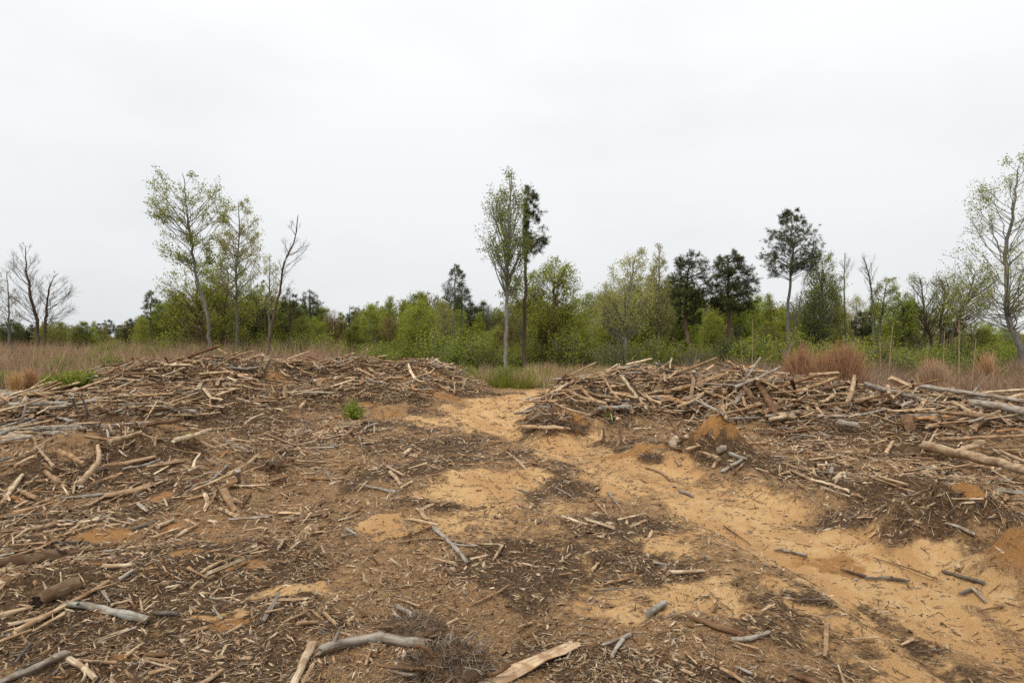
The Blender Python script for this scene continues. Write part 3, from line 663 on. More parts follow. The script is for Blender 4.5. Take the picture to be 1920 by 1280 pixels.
 ([(925,1049),(942,1022)],5,'pale'),([(685,1246),(695,1217)],6,'tan'),([(770,1256),(794,1220)],4,'pale'),([(890,1130),(925,1115),(955,1096)],4,'tan'),([(532,1165),(575,1147)],5,'tan'),([(560,1168),(592,1166)],8,'tan'),
 ([(607,1147),(630,1170)],6,'tan'),([(755,1233),(770,1220)],7,'grey'),([(802,1155),(815,1138)],5,'pale'),([(838,1170),(858,1160)],6,'pale'),([(868,1224),(902,1217)],5,'grey'),
 ([(640,1005),(665,1000)],4,'grey'),([(600,986),(627,985)],5,'tan'),([(648,990),(668,1002)],6,'grey'),([(523,1027),(531,1014)],6,'cream'),
 ([(1260,1072),(1290,1071),(1318,1069)],8,'cream','pale round log lying on straw beside the sandy track'),([(1225,1054),(1255,1059)],6,'grey'),([(1214,1150),(1245,1130)],13,'blue','stubby grey log with a pulpy broken end'),
 ([(1292,1155),(1335,1172),(1395,1190)],11,'brown','brown bark-covered pole touching a pale curved log'),([(1372,1198),(1410,1196),(1442,1184)],9,'grey','pale curved log touching the brown bark-covered pole'),
 ([(1352,1196),(1420,1215)],4,'tan'),([(1132,1207),(1155,1200),(1180,1189)],6,'grey'),([(1147,1230),(1155,1215),(1167,1199)],8,'grey'),([(1115,1107),(1175,1101)],4,'char'),([(1130,1095),(1178,1083)],4,'tan'),
 ([(1352,1252),(1395,1277)],9,'tan'),([(1382,1250),(1410,1262)],6,'grey'),([(1228,997),(1262,1001)],4,'tan'),([(1085,1022),(1120,1050)],3,'brown'),([(1110,1068),(1122,1055)],6,'pale'),
 ([(1357,985),(1407,1020)],2.2,'dark'),([(972,1175),(998,1166)],6,'tan'),([(998,1185),(1012,1208)],4,'tan'),([(1285,1222),(1306,1243)],4,'pale'),([(1070,1037),(1060,1045)],4,'pale'),
 ([(1550,1170),(1549,1195),(1547,1227)],9,'tan','tan stick standing on end line with the viewer in the mulch'),([(1637,1045),(1700,1063),(1757,1085)],3,'brown','long thin straight stick along the sandy track'),
 ([(1452,1029),(1480,1033),(1512,1040)],6,'grey'),([(1576,1067),(1620,1079)],5,'dark'),([(1625,1083),(1665,1082),(1702,1089)],7,'char','dark rotten log in the middle of the track litter'),
 ([(1767,1070),(1805,1081),(1845,1092)],7,'char'),([(1800,1112),(1822,1105)],6,'char'),([(1822,1102),(1847,1125)],6,'grey'),([(1690,1208),(1712,1198)],5,'pale'),([(1667,1198),(1692,1227)],3,'tan'),
 ([(1777,981),(1800,988),(1825,1000)],7,'grey'),([(1572,1247),(1585,1285)],5,'pale'),([(1477,1260),(1540,1285)],10,'brown'),([(1832,1145),(1877,1136)],4,'brown'),([(1505,1123),(1552,1124)],4,'char'),
 ([(1795,1052),(1797,1064)],5,'pale'),([(1610,970),(1635,969)],4,'pale'),([(1630,1007),(1642,998)],4,'pale'),([(1500,1146),(1550,1160)],3,'pale'),([(1580,1198),(1645,1194)],2.6,'pale'),
]
for i,t in enumerate(T):
    pts,w,look = t[:3]; lab = t[3] if len(t)>3 else None; fl = t[4] if len(t)>4 else ''
    onheap = pts[0][1] < 850 and (pts[0][0] < 900 or pts[0][0] > 1020)
    put_log(pts,w,look,lab,up='u' in fl,lift=.36 if 'L' in fl else (.2 if w>=8 else .12) if onheap else .025,seed=i,stubs=1 if (i%4==0 and w>=6) else 0, fork=(i%7==3),
            taper=.3 if w<6 else .14, splinter=2.0 if i%3 else .5)
# a slab of log and rotten logs, built as things of their own
put_log([(905,1300),(990,1262),(1075,1222)],36,'pale','broad mottled log lying half buried at the lower picture edge',lift=-.03,seed=501,k=14,splinter=1.6,oval=1.0)
put_log([(72,1128),(105,1115),(140,1099)],30,'rot','rotten hollow brown log with its inner shade painted on the end',lift=.03,seed=502,k=14,splinter=.8,hollow=True)
put_log([(8,1062),(60,1058),(108,1052)],26,'rot','wide rotten brown log sunk into the chips',lift=-.02,seed=503,k=14,splinter=1.2)
put_log([(1706,800),(1703,788)],22,'brown','round log end facing out of a dark hollow in the heap',lift=.12,seed=504,k=14,splinter=.1)
put_log([(1262,832),(1274,822)],14,'cream','pale chunk of wood at the heap foot near the arching root',name='wood_chunk',lift=.04,seed=505,splinter=.6)
put_log([(1346,846),(1360,840)],14,'grey','grey chunk of wood sitting on the orange dirt pile',name='wood_chunk',lift=.04,seed=506,splinter=.6)
put_log([(1276,828),(1288,818)],8,'cream','small pale wood chunk beside the larger pale chunk',name='wood_chunk',lift=.04,seed=507,splinter=.6)
for i in auto_ids:
    g = np.random.default_rng(5000+int(i)); Q = resample(SP[i],7); r = float(SR[i].mean())
    c = SC[i]; look = min(PAL,key=lambda k: np.abs(np.array(PAL[k])-c).sum())
    nm = 'log' if r>.025 else 'stick'
    me,cen = log_mesh(Q,r,c,g,k=8,name=nm,splinter=1.6)
    o = link(nm,me,loc=cen)
    LOGS.append(dict(o=o,px=960+cen[0]/cen[1]*F,py=HY+(H-cen[2])/cen[1]*F,look=look,L=SL[i],r=r,label=None,up=False,
                     pts=[(960+q[0]/q[1]*F,HY+(H-q[2])/q[1]*F) for q in (Q[0],Q[-1])]))
# ------------------------------------------------------------------ trees
def leaf_quads(C, S, g, tint, up=.3):
    N = len(C); n = norm(g.normal(size=(N,3))+np.array([0,0,up])); r = g.normal(size=(N,3))
    u = norm(np.cross(n,r)); v = np.cross(n,u); S = S[:,None]
    V = np.stack([C-u*S*.5, C+v*S*.30-u*S*.05, C+u*S*.55, C-v*S*.30+u*S*.05],1)
    return V.reshape(-1,3), np.arange(N*4).reshape(N,4), np.repeat(tint,4)
def tufts(C, S, g, tint, k=14):
    N = len(C); d = norm(g.normal(size=(N,k,3))+np.array([0,0,.35])); s = norm(np.cross(d,g.normal(size=(N,k,3))))
    L = S[:,None,None]*(.7+.6*g.random((N,k,1))); W = L*.10
    b = C[:,None]+d*L*.08
    V = np.stack([b-s*W*.5, b+s*W*.5, C[:,None]+d*L],2)
    return V.reshape(-1,3), np.arange(N*k*3).reshape(-1,3), np.repeat(tint,k*3)
def bez(S, C, E, n):
    t = np.linspace(0,1,n)[None,:,None]
    return (1-t)**2*S[:,None]+2*t*(1-t)*C[:,None]+t*t*E[:,None]
def tree_parts(trunk, r0, env, g, n_branch=60, twigs=7, leaves=5, leaf=.10, rise=.9, kind='leaf', rtip=.02, first=None, scatter=.11, twig_len=.42, fill=.45,
               thick=1.0, tip=.55, sides=8):
    """trunk: (n,3) points from the ground up; env: rows (z, half-width to -x, half-width to +x) measured from the trunk"""
    trunk = np.asarray(trunk,float); env = np.array(sorted(env),float)
    nt = max(10,len(trunk)*4); Q = resample(trunk,nt); Q[1:-1,:2] += g.normal(size=(nt-2,2))*r0*.25
    zt = Q[:,2]; tr = np.linspace(0,1,nt); R = r0*(1-tr)**.75*(1-.0)+rtip; R[0]*=1.35; R[1]*=1.08
    bark = MB(); v,f,wv,_ = tubes(Q[None],R[None],sides,g,jitter=.06); bark.add(v,f)
    fine = MB(); leafm = MB()
    zmin,zmax = env[0,0],env[-1,0]
    # branch ends spread through the envelope
    zz = zmin+(zmax-zmin)*g.random(n_branch*6); ww = np.interp(zz,env[:,0],env[:,1]+env[:,2])
    k = g.random(len(zz)) < (ww/ww.max())**1.3+.06; zz = zz[k][:n_branch]
    N = len(zz); phi = g.random(N)*2*np.pi; rr = fill+(1-fill)*np.sqrt(g.random(N))
    wl_ = np.interp(zz,env[:,0],env[:,1]); wr_ = np.interp(zz,env[:,0],env[:,2])
    cx = np.cos(phi); w = np.where(cx>0,wr_,wl_); wd = (wl_+wr_)/2
    tx = np.interp(zz,zt,Q[:,0]); ty = np.interp(zz,zt,Q[:,1])
    E = np.stack([tx+cx*np.abs(w)*rr, ty+np.sin(phi)*wd*rr, zz],-1)
    hd = np.hypot(E[:,0]-tx,E[:,1]-ty)
    first = zmin*.8 if first is None else first
    zs = zz-rise*hd*(.75+.5*g.random(N)); zs = np.where(zs<first, first+np.maximum(zz-first,0)*.75*g.random(N), zs); zs = np.clip(zs, first*.9, zt[-1]*.985)
    S = np.stack([np.interp(zs,zt,Q[:,i]) for i in range(3)],-1)
    C = S*.45+E*.55; C[:,2] += (-.10 if rise>.5 else .06)*np.linalg.norm(E-S,axis=1)
    C += g.normal(size=C.shape)*.05*np.linalg.norm(E-S,axis=1)[:,None]
    B = bez(S,C,E,6); B[:,1:-1] += g.normal(size=(N,4,3))*.018*np.linalg.norm(E-S,axis=1)[:,None,None]
    L = np.linalg.norm(E-S,axis=1); br = np.minimum((.006+.0085*L)*thick, np.interp(zs,zt,R)*.7)
    BR = br[:,None]*np.linspace(1,.25,6)[None]+.003
    v,f,wv,_ = tubes(B,BR,5,g); bark.add(v,f)
    if N and twigs:
        i = np.repeat(np.arange(N),twigs); t = tip+(1-tip)*g.random(len(i))**.8
        ii = np.minimum((t*5).astype(int),4); fr = (t*5-ii)[:,None]
        P0 = B[i,ii]*(1-fr)+B[i,ii+1]*fr; tg = norm(B[i,ii+1]-B[i,ii])
        d = norm(tg*.7+g.normal(size=(len(i),3))*.6+np.array([0,0,.35 if kind!='pine' else .15]))
        tl = np.clip(L[i]*twig_len*(.5+g.random(len(i))),.15,1.5)*(1.2-.6*t)
        P2 = P0+d*tl[:,None]; P1 = P0*.5+P2*.5+g.normal(size=P0.shape)*.08*tl[:,None]
        TW = np.stack([P0,P2],1); TR = (.35*BR[i,ii])[:,None]*np.array([1,.4])+.0018*thick
        v,f,wv,_ = tubes(TW,TR,3,g); fine.add(v,f)
        if leaves:
            if kind == 'pine':
                m = np.repeat(np.arange(len(i)),leaves); s = .35+.65*g.random(len(m)); s[::leaves] = 1
                Cc = P0[m]*(1-s[:,None])+P2[m]*s[:,None]+g.normal(size=(len(m),3))*scatter*.4
                v,ff,tt = tufts(Cc,leaf*(.8+.4*g.random(len(m))),g,g.random(len(m)))
            else:
                m = np.repeat(np.arange(len(i)),leaves); s = .35+.72*g.random(len(m))**.8
                Cc = P0[m]*(1-s[:,None])+P2[m]*s[:,None]+g.normal(size=(len(m),3))*scatter
                v,ff,tt = leaf_quads(Cc,leaf*(.55+.8*g.random(len(m))),g,g.random(len(m)))
            leafm.add(v,[(ff,False)],tint=tt)
    return bark,fine,leafm
HERO = []
def crown_mesh(fi, le, bark, leaf):
    mb = MB()
    for s in (fi,le):
        if s.n: mb.add(np.concatenate(s.v),[(np.concatenate(fl),sm) for (k,sm),fl in s.f.items()],tint=np.concatenate(s.tint))
    me = mb.mesh('crown',M_BARK[bark],attrs=('tint',)); me.materials.append(M_LEAF[leaf])
    n = len(me.polygons); vi = np.empty(len(me.loops),np.int32); me.loops.foreach_get('vertex_index',vi)
    ls = np.empty(n,np.int32); me.polygons.foreach_get('loop_start',ls)
    me.polygons.foreach_set('material_index',(vi[ls]>=fi.n).astype(np.int32)); return me
def add_tree(name, label, cat, loc, parts, bark, leaf, group=None):
    e = bpy.data.objects.new(name,None); COL.objects.link(e); e.location = loc; e.empty_display_size = .5
    tag(e,label,cat,group)
    b,fi,le = parts
    link('trunk',b.mesh('trunk',M_BARK[bark],attrs=()),e)
    link('crown',crown_mesh(fi,le,bark,leaf),e)
    return e
def hero(name, label, D, trunk_px, wpx, env_px, bark, lmat, seed, short=None, **kw):
    g = np.random.default_rng(300+seed)
    W = np.array([px2w(x,y,D) for x,y in trunk_px]); zb = float(hz(W[0,0],D)); W[0,2] = zb-.1
    base = np.array([W[0,0],D,zb]); loc = W-base; loc[1:,1] += g.normal(size=len(W)-1)*.25
    env=[]
    for y,xl,xr in env_px:
        z = H-(y-HY)/F*D; xt = np.interp(z,W[:,2],W[:,0]); env.append((z-zb, xt-(xl-960)/F*D, (xr-960)/F*D-xt))
    kw.setdefault('first', max(.5,(env[-1][0] if env_px[0][0]<env_px[-1][0] else env[0][0])-.9))
    parts = tree_parts(loc, wpx*D/F*.5, env, g, **kw)
    e = add_tree(name,label,'tree',base,parts,bark,lmat)
    HERO.append((trunk_px[0][0], short or label)); return e
# --- leafless pair and its neighbour beyond the dry grass
hero('bare_tree','taller bare grey tree of a leafless pair beyond the dry grass',60,[(72,668),(70,610),(64,560),(56,500),(52,462)],7,
     [(455,44,62),(480,26,80),(530,20,86),(570,28,84),(600,40,92)],'brown','olive',1,n_branch=60,twigs=20,leaves=0,rise=1.3,twig_len=.42,thick=.8,short='the bare pair')
hero('bare_tree','shorter bare tree leaning outward beside a taller leafless one',60,[(82,668),(85,600),(92,560),(102,530),(110,512)],6,
     [(508,104,118),(530,88,134),(550,84,146),(580,80,140),(600,80,120)],'brown','olive',2,n_branch=46,twigs=20,leaves=0,rise=1.0,twig_len=.42,thick=.8)
hero('slender_tree','sparse slender tree at the picture edge before the bare pair',62,[(18,670),(20,600),(17,540),(16,510)],4,
     [(508,8,30),(540,0,40),(580,-6,44),(610,0,44)],'grey','olive',3,n_branch=50,twigs=6,leaves=4,leaf=.11)
# --- tall group behind the chip mound
hero('leaning_tree','tall leaning tree with a forked trunk and high airy green crown',45,[(396,672),(394,600),(384,565),(368,520),(361,480),(362,450),(352,400),(345,350),(342,325)],6.5,
     [(318,330,358),(340,296,392),(365,284,412),(395,290,424),(425,322,410),(450,318,392),(490,305,390)],'grey','spring',4,n_branch=56,twigs=9,leaves=16,leaf=.115,rise=1.0,fill=.72,tip=.7,thick=.9,short='the tall leaning tree')
hero('airy_tree','tall airy pale green tree with a straight stem behind the chip mound',48,[(440,668),(441,600),(444,520),(447,440),(446,378)],5,
     [(372,430,462),(400,416,476),(430,404,484),(470,396,498),(510,402,500),(545,405,500)],'grey','pale',5,n_branch=80,twigs=8,leaves=13,leaf=.11,rise=.9,short='the tall airy tree')
hero('leafless_tree','leaning nearly leafless dark tree with a forked top above the chip mound',42,[(500,680),(507,640),(515,590),(525,545),(538,490),(548,450),(562,405)],5.5,
     [(400,556,572),(430,535,582),(470,522,578),(520,505,552),(560,500,552)],'brown','olive',6,n_branch=30,twigs=12,leaves=0,rise=1.1,twig_len=.45,thick=.8,short='the leaning leafless tree')
hero('budding_tree','thin budding grey tree just before the leaning leafless one',46,[(508,672),(505,600),(503,540),(505,480)],4,
     [(476,498,512),(500,486,520),(540,482,524),(580,486,524)],'grey','pale',7,n_branch=50,twigs=7,leaves=5,leaf=.10)
hero('redbud_tree','bushy yellow-green tree with ruddy stems under the tall leaning tree',50,[(378,672),(376,620),(370,560),(372,520)],9,
     [(490,350,385),(520,325,405),(560,302,420),(600,300,425),(630,310,420)],'red','spring',8,n_branch=110,twigs=8,leaves=8,leaf=.13,rise=.8,short='the ruddy-stemmed tree')
hero('bushy_tree','yellow-green bushy tree filling the space under the tall airy tree',52,[(418,672),(420,600),(424,540),(426,500)],7,
     [(478,405,440),(510,392,462),(550,388,478),(600,392,480),(635,400,478)],'red','spring',9,n_branch=110,twigs=8,leaves=8,leaf=.13,rise=.8)
hero('pine_tree','small dark pine rising past the leaning leafless tree',60,[(492,668),(491,600),(490,532)],6,[(528,486,494),(550,470,510),(590,470,520),(615,476,510)],'brown','pine',10,kind='pine',n_branch=60,twigs=6,leaves=1,leaf=.28,rise=.15)
hero('pine_tree','dark pine crown half hidden behind the leaning leafless tree',62,[(545,668),(544,600),(543,548)],6,[(544,536,550),(565,524,562),(600,520,566),(620,526,560)],'brown','pine',11,kind='pine',n_branch=60,twigs=6,leaves=1,leaf=.28,rise=.15)
hero('pine_tree','slim dark-topped pine standing clear past the tall group',60,[(583,668),(582,600),(581,541)],5,[(538,577,585),(555,568,598),(575,566,602),(590,572,596)],'brown','pine',12,kind='pine',n_branch=40,twigs=6,leaves=1,leaf=.26,rise=.15,short='the dark-topped pine')
hero('pine_tree','small slim pine on the grass side of the tall group',62,[(283,668),(282,600),(281,550)],4,[(546,277,286),(562,268,296),(580,266,300),(600,272,296)],'brown','pine',13,kind='pine',n_branch=36,twigs=6,leaves=1,leaf=.26,rise=.15,short='the small slim pine')
hero('pine_tree','first of two short twin pines beyond the earthy mound',66,[(656,668),(656,620),(656,577)],4,[(574,652,660),(590,645,668),(625,642,672),(640,648,668)],'brown','pine',14,kind='pine',n_branch=40,twigs=6,leaves=1,leaf=.26,rise=.15,short='the twin pines')
hero('pine_tree','second of two short twin pines, nearer the tall poplar',66,[(674,668),(674,620),(673,572)],4,[(568,670,677),(585,663,684),(615,662,686),(640,666,684)],'brown','pine',15,kind='pine',n_branch=40,twigs=6,leaves=1,leaf=.26,rise=.15)
hero('thin_pine','tall thin pine with open crown on a bare pole trunk',55,[(851,672),(852,600),(853,540),(853,497)],6,[(494,850,856),(515,838,868),(545,830,876),(565,834,872),(578,840,866)],'grey','pine',16,kind='pine',n_branch=80,twigs=6,leaves=1,leaf=.22,rise=.5,short='the tall thin pine')
hero('thin_pine','lower pine pressed against the tall thin pine',56,[(866,672),(866,600),(867,530)],4,[(528,863,872),(545,856,882),(565,854,885),(576,858,880)],'grey','pine',17,kind='pine',n_branch=36,twigs=6,leaves=1,leaf=.22,rise=.5)
hero('poplar_tree','tallest pale-stemmed tree with a narrow feathery crown above the track',38,[(948,704),(949,640),(951,560),(953,470),(956,380),(960,312)],7,
     [(305,955,966),(330,930,982),(360,916,992),(400,908,998),(430,902,998),(460,908,996),(490,922,992),(520,934,984),(550,940,968)],'pale','mid',18,n_branch=85,twigs=8,leaves=14,leaf=.10,rise=1.9,fill=.35,thick=1.15,first=3.2,short='the tall poplar')
hero('tall_pine','tall pine with a one-sided dark crown touching the tallest tree',40,[(982,704),(983,640),(984,560),(986,470),(988,400),(990,352)],8,
     [(350,984,998),(372,984,1010),(400,986,1024),(430,982,1022),(455,984,1032),(480,986,1012),(500,990,1006)],'brown','pine',19,kind='pine',n_branch=90,twigs=6,leaves=2,leaf=.20,rise=.3,thick=1.1,first=5.5,short='the one-sided pine')
hero('vine_clad_tree','broad round green tree on a thick ruddy vine-clad trunk',45,[(1032,696),(1033,640),(1036,580),(1040,530)],17,
     [(487,1025,1058),(500,1004,1076),(530,985,1086),(570,978,1092),(610,985,1090),(640,996,1080)],'red','spring',20,n_branch=170,twigs=9,leaves=8,leaf=.12,rise=.9,short='the round vine-clad tree')
hero('arching_tree','arching green tree with slender limbs between tallest tree and round one',47,[(1000,690),(1002,640),(998,580),(985,540)],5,
     [(510,970,1010),(530,955,1020),(560,950,1015),(590,960,1015)],'grey','spring',21,n_branch=60,twigs=8,leaves=7,leaf=.11)
hero('grey_stemmed_tree','rounded airy tree with pale grey stems behind the heap end',42,[(1172,702),(1174,650),(1171,600),(1178,560),(1184,520),(1190,480)],8,
     [(464,1184,1200),(490,1148,1216),(520,1130,1222),(560,1118,1226),(600,1122,1220),(625,1130,1212)],'pale','pale',22,n_branch=85,twigs=9,leaves=12,leaf=.10,rise=1.2,thick=1.25,short='the grey-stemmed tree')
hero('conical_tree','pointed pale green tree just before the first dark pine',50,[(1237,690),(1237,600),(1238,520),(1238,458)],5,
     [(450,1234,1241),(480,1224,1250),(520,1214,1262),(560,1208,1266),(600,1206,1266)],'grey','pale',23,n_branch=110,twigs=8,leaves=8,leaf=.10,rise=.8,short='the pointed tree')
hero('dark_pine','dark round-topped pine with a clear brown trunk behind the heap crest',45,[(1291,702),(1290,650),(1288,600),(1287,560),(1290,510),(1292,485)],9,
     [(474,1278,1306),(488,1262,1324),(510,1258,1334),(540,1262,1334),(565,1262,1330),(588,1270,1322),(606,1274,1312)],'brown','pine',24,kind='pine',n_branch=120,twigs=8,leaves=2,leaf=.19,rise=.25,thick=1.3,first=2.6,short='the first dark pine')
hero('dark_pine','larger dark spreading pine, second behind the heap crest',45,[(1366,702),(1367,640),(1366,580),(1366,520),(1368,484)],10,
     [(473,1350,1376),(490,1338,1400),(520,1332,1414),(545,1330,1416),(570,1336,1416),(585,1352,1410)],'brown','pine',25,kind='pine',n_branch=150,twigs=8,leaves=2,leaf=.19,rise=.25,thick=1.3,first=2.6,short='the second dark pine')
hero('tall_pine','tall pine with an open tufted crown over the broomsedge',48,[(1478,680),(1479,620),(1480,540),(1482,460),(1483,398)],7,
     [(389,1479,1488),(410,1462,1504),(440,1446,1526),(465,1436,1532),(480,1424,1528),(500,1436,1522),(520,1450,1512)],'grey','pine',26,kind='pine',n_branch=110,twigs=7,leaves=2,leaf=.22,rise=.45,thick=1.2,first=5.4,short='the tall tufted pine')
hero('bushy_tree','many-stemmed olive tree with bare tips beside the tall tufted pine',50,[(1536,682),(1537,620),(1538,560),(1540,490)],8,
     [(474,1530,1556),(500,1518,1562),(540,1506,1574),(590,1500,1580),(625,1506,1576)],'grey','olive',27,n_branch=150,twigs=9,leaves=9,leaf=.105,rise=1.5,thick=1.2,short='the many-stemmed olive tree')
hero('bare_sapling','thin leafless sapling with a wispy top past the olive tree',50,[(1588,680),(1586,600),(1583,520),(1584,474)],3.5,[(470,1578,1600),(490,1576,1602),(520,1578,1596)],'grey','olive',28,n_branch=20,twigs=8,leaves=0,rise=1.4,thick=1.0,short='the wispy sapling')
hero('bare_sapling','forked leafless sapling spreading like a goblet',50,[(1640,680),(1640,600),(1634,550),(1626,510),(1624,480)],4.5,[(474,1612,1652),(490,1612,1654),(520,1618,1650),(550,1626,1644)],'grey','olive',29,n_branch=26,twigs=8,leaves=0,rise=1.8,thick=1.1,short='the goblet sapling')
hero('small_tree','flat-topped small green tree before the dense dark-stemmed one',50,[(1652,682),(1653,620),(1660,570),(1664,530)],5,[(518,1650,1680),(535,1644,1694),(560,1636,1684),(600,1626,1670)],'grey','spring',30,n_branch=60,twigs=8,leaves=7,leaf=.10,rise=.6)
hero('small_tree','dense green tree on a dark stem among thin bare ones',46,[(1694,692),(1695,640),(1694,590),(1693,560)],8,[(552,1684,1706),(570,1672,1714),(600,1664,1718),(630,1668,1716)],'brown','mid',31,n_branch=90,twigs=8,leaves=8,leaf=.105,rise=.7,short='the dense dark-stemmed tree')
hero('multi_stem_tree','curving thin-leaved tree with several grey stems past the dense one',48,[(1752,690),(1745,640),(1735,600),(1728,550),(1726,520)],6,[(515,1708,1746),(540,1700,1762),(580,1704,1772),(620,1712,1772)],'brown','olive',32,n_branch=60,twigs=9,leaves=6,leaf=.09,rise=1.4,thick=1.3)
hero('multi_stem_tree','leaning thin-leaved tree parting from several grey stems',48,[(1756,690),(1762,640),(1772,590),(1778,540),(1776,516)],6,[(515,1756,1792),(540,1748,1800),(580,1752,1806),(610,1756,1800)],'brown','olive',33,n_branch=60,twigs=9,leaves=6,leaf=.09,rise=1.4,thick=1.3)
hero('arching_tree','arching yellow-green tree reaching toward the big pale-barked tree',44,[(1782,694),(1786,640),(1800,590),(1815,545),(1822,510)],6,[(496,1800,1846),(520,1782,1856),(550,1774,1858),(580,1778,1850),(610,1782,1830)],'brown','spring',34,n_branch=90,twigs=9,leaves=5,leaf=.095,rise=1.0,thick=1.2,short='the arching tree')
hero('big_sparse_tree','big pale-barked tree with sparse new leaves over the end of the heap',33,[(1922,724),(1914,680),(1904,640),(1892,590),(1890,540),(1893,470),(1892,400),(1898,320)],11,
     [(300,1880,1930),(330,1858,1960),(370,1828,1985),(410,1804,2000),(450,1790,2010),(490,1780,2010),(530,1772,2000),(570,1776,1990),(600,1795,1960)],'pale','spring',35,n_branch=90,twigs=10,leaves=11,leaf=.085,rise=1.0,thick=.8,fill=.55,first=2.4,short='the big pale-barked tree')

# --- trees of the wood behind: ten kinds, copied singly
def proto(shape, seed, h, w, bark, lmat, **kw):
    g = np.random.default_rng(700+seed)
    tr = [(0,0,-.1),(g.normal()*.1,g.normal()*.1,h*.35),(g.normal()*.25,g.normal()*.25,h*.7),(g.normal()*.3,g.normal()*.3,h*.97)]
    env = [(h,.08*w,.08*w),(h*.9,.55*w,.55*w),(h*.72,.9*w,.95*w),(h*.5,1.0*w,.95*w),(h*.3,.75*w,.8*w),(h*.18,.4*w,.4*w)]
    if shape == "cone": env = [(h,.05*w,.05*w),(h*.8,.4*w,.45*w),(h*.55,.8*w,.8*w),(h*.3,w,w),(h*.15,.7*w,.7*w)]
    if shape == "pine": env = [(h,.1*w,.1*w),(h*.9,.7*w,.7*w),(h*.75,w,w),(h*.6,.8*w,.8*w),(h*.5,.3*w,.3*w)]
    p = tree_parts(tr,.012*h,env,g,**kw)
    b,fi,le = p
    ms = [('trunk',b.mesh('trunk',M_BARK[bark],attrs=()))]
    ms.append(('crown',crown_mesh(fi,le,bark,lmat)))
    return ms
PROTO = [
 ('young_tree','bright green leafy',proto('round',1,9,2.4,'grey','spring',n_branch=130,twigs=8,leaves=20,leaf=.14,scatter=.26,tip=.3)),
 ('young_tree','mid-green leafy',proto('round',2,9,2.2,'brown','mid',n_branch=130,twigs=8,leaves=20,leaf=.14,scatter=.26,tip=.3)),
 ('young_tree','olive green',proto('round',3,9,2.6,'grey','olive',n_branch=120,twigs=8,leaves=6,leaf=.18,scatter=.16)),
 ('young_tree','thin-leaved grey-green',proto('round',4,9,2.0,'grey','pale',n_branch=90,twigs=8,leaves=13,leaf=.12,scatter=.22,tip=.4)),
 ('young_tree','pointed green',proto('cone',5,9,1.7,'brown','spring',n_branch=110,twigs=8,leaves=18,leaf=.13,scatter=.22,tip=.3)),
 ('young_tree','dark green',proto('round',6,9,2.5,'brown','dark',n_branch=120,twigs=8,leaves=18,leaf=.14,scatter=.24,tip=.3)),
 ('pine_tree','small dark pine',proto('pine',7,9,1.5,'brown','pine',kind='pine',n_branch=70,twigs=6,leaves=1,leaf=.36,rise=.2)),
 ('bare_tree','bare thin grey',proto('round',8,9,1.7,'grey','olive',n_branch=50,twigs=9,leaves=0,rise=1.4,thick=1.4)),
 ('young_tree','ruddy budding',proto('round',9,9,2.0,'red','rust',n_branch=90,twigs=8,leaves=12,leaf=.12,scatter=.22,tip=.4)),
]
SKY = np.array([(0,612),(100,606),(160,612),(220,606),(270,596),(310,560),(400,545),(500,560),(560,572),(640,600),(680,580),(760,556),(820,552),(870,580),(940,578),(1000,560),(1090,572),
                (1130,550),(1200,530),(1250,525),(1340,560),(1400,562),(1480,560),(1560,560),(1610,585),(1680,590),(1760,610),(1840,625),(1920,636)],float)
WOOD = []
def place_wood(g, n, lo, hi, d0, d1, mixw, top_jit=14, dz=0):
    for i in range(n):
        px = lo+(hi-lo)*(i+.15+.7*g.random())/n; D = d0+(d1-d0)*g.random()
        ty = np.interp(px,SKY[:,0],SKY[:,1]) + dz + abs(g.normal())*top_jit - 14
        ht = H+(HY-ty)/F*D
        if ht < 2.5: continue
        k = g.choice(len(PROTO),p=np.array(mixw)/sum(mixw)); nm,look,ms = PROTO[k]
        e = bpy.data.objects.new(nm,None); COL.objects.link(e)
        x = (px-960)/F*D; e.location = (x,D,float(hz(x,D))); e.rotation_euler = (0,0,g.random()*6.28)
        s = ht/9; e.scale = (s*(.85+.35*g.random()),)*2+(s,)
        for pn,me in ms:
            c = bpy.data.objects.new(pn,me); COL.objects.link(c); c.parent = e
        WOOD.append(dict(o=e,px=px,look=look,nm=nm,D=D,ht=ht))
wg = np.random.default_rng(88)
place_wood(wg,58,255,1480,62,82,[6,4,4,4,4,1,1,3.5,.6],10)
place_wood(wg,34,560,1480,50,60,[7,5,3,3,3,.5,.5,3.5,.5],24,18)
place_wood(wg,24,1480,1920,50,75,[4,2,4,5,2,0,1,7,1],14,-16)
place_wood(wg,18,-60,270,90,130,[2,2,3,1,2,5,5,1,0],8)
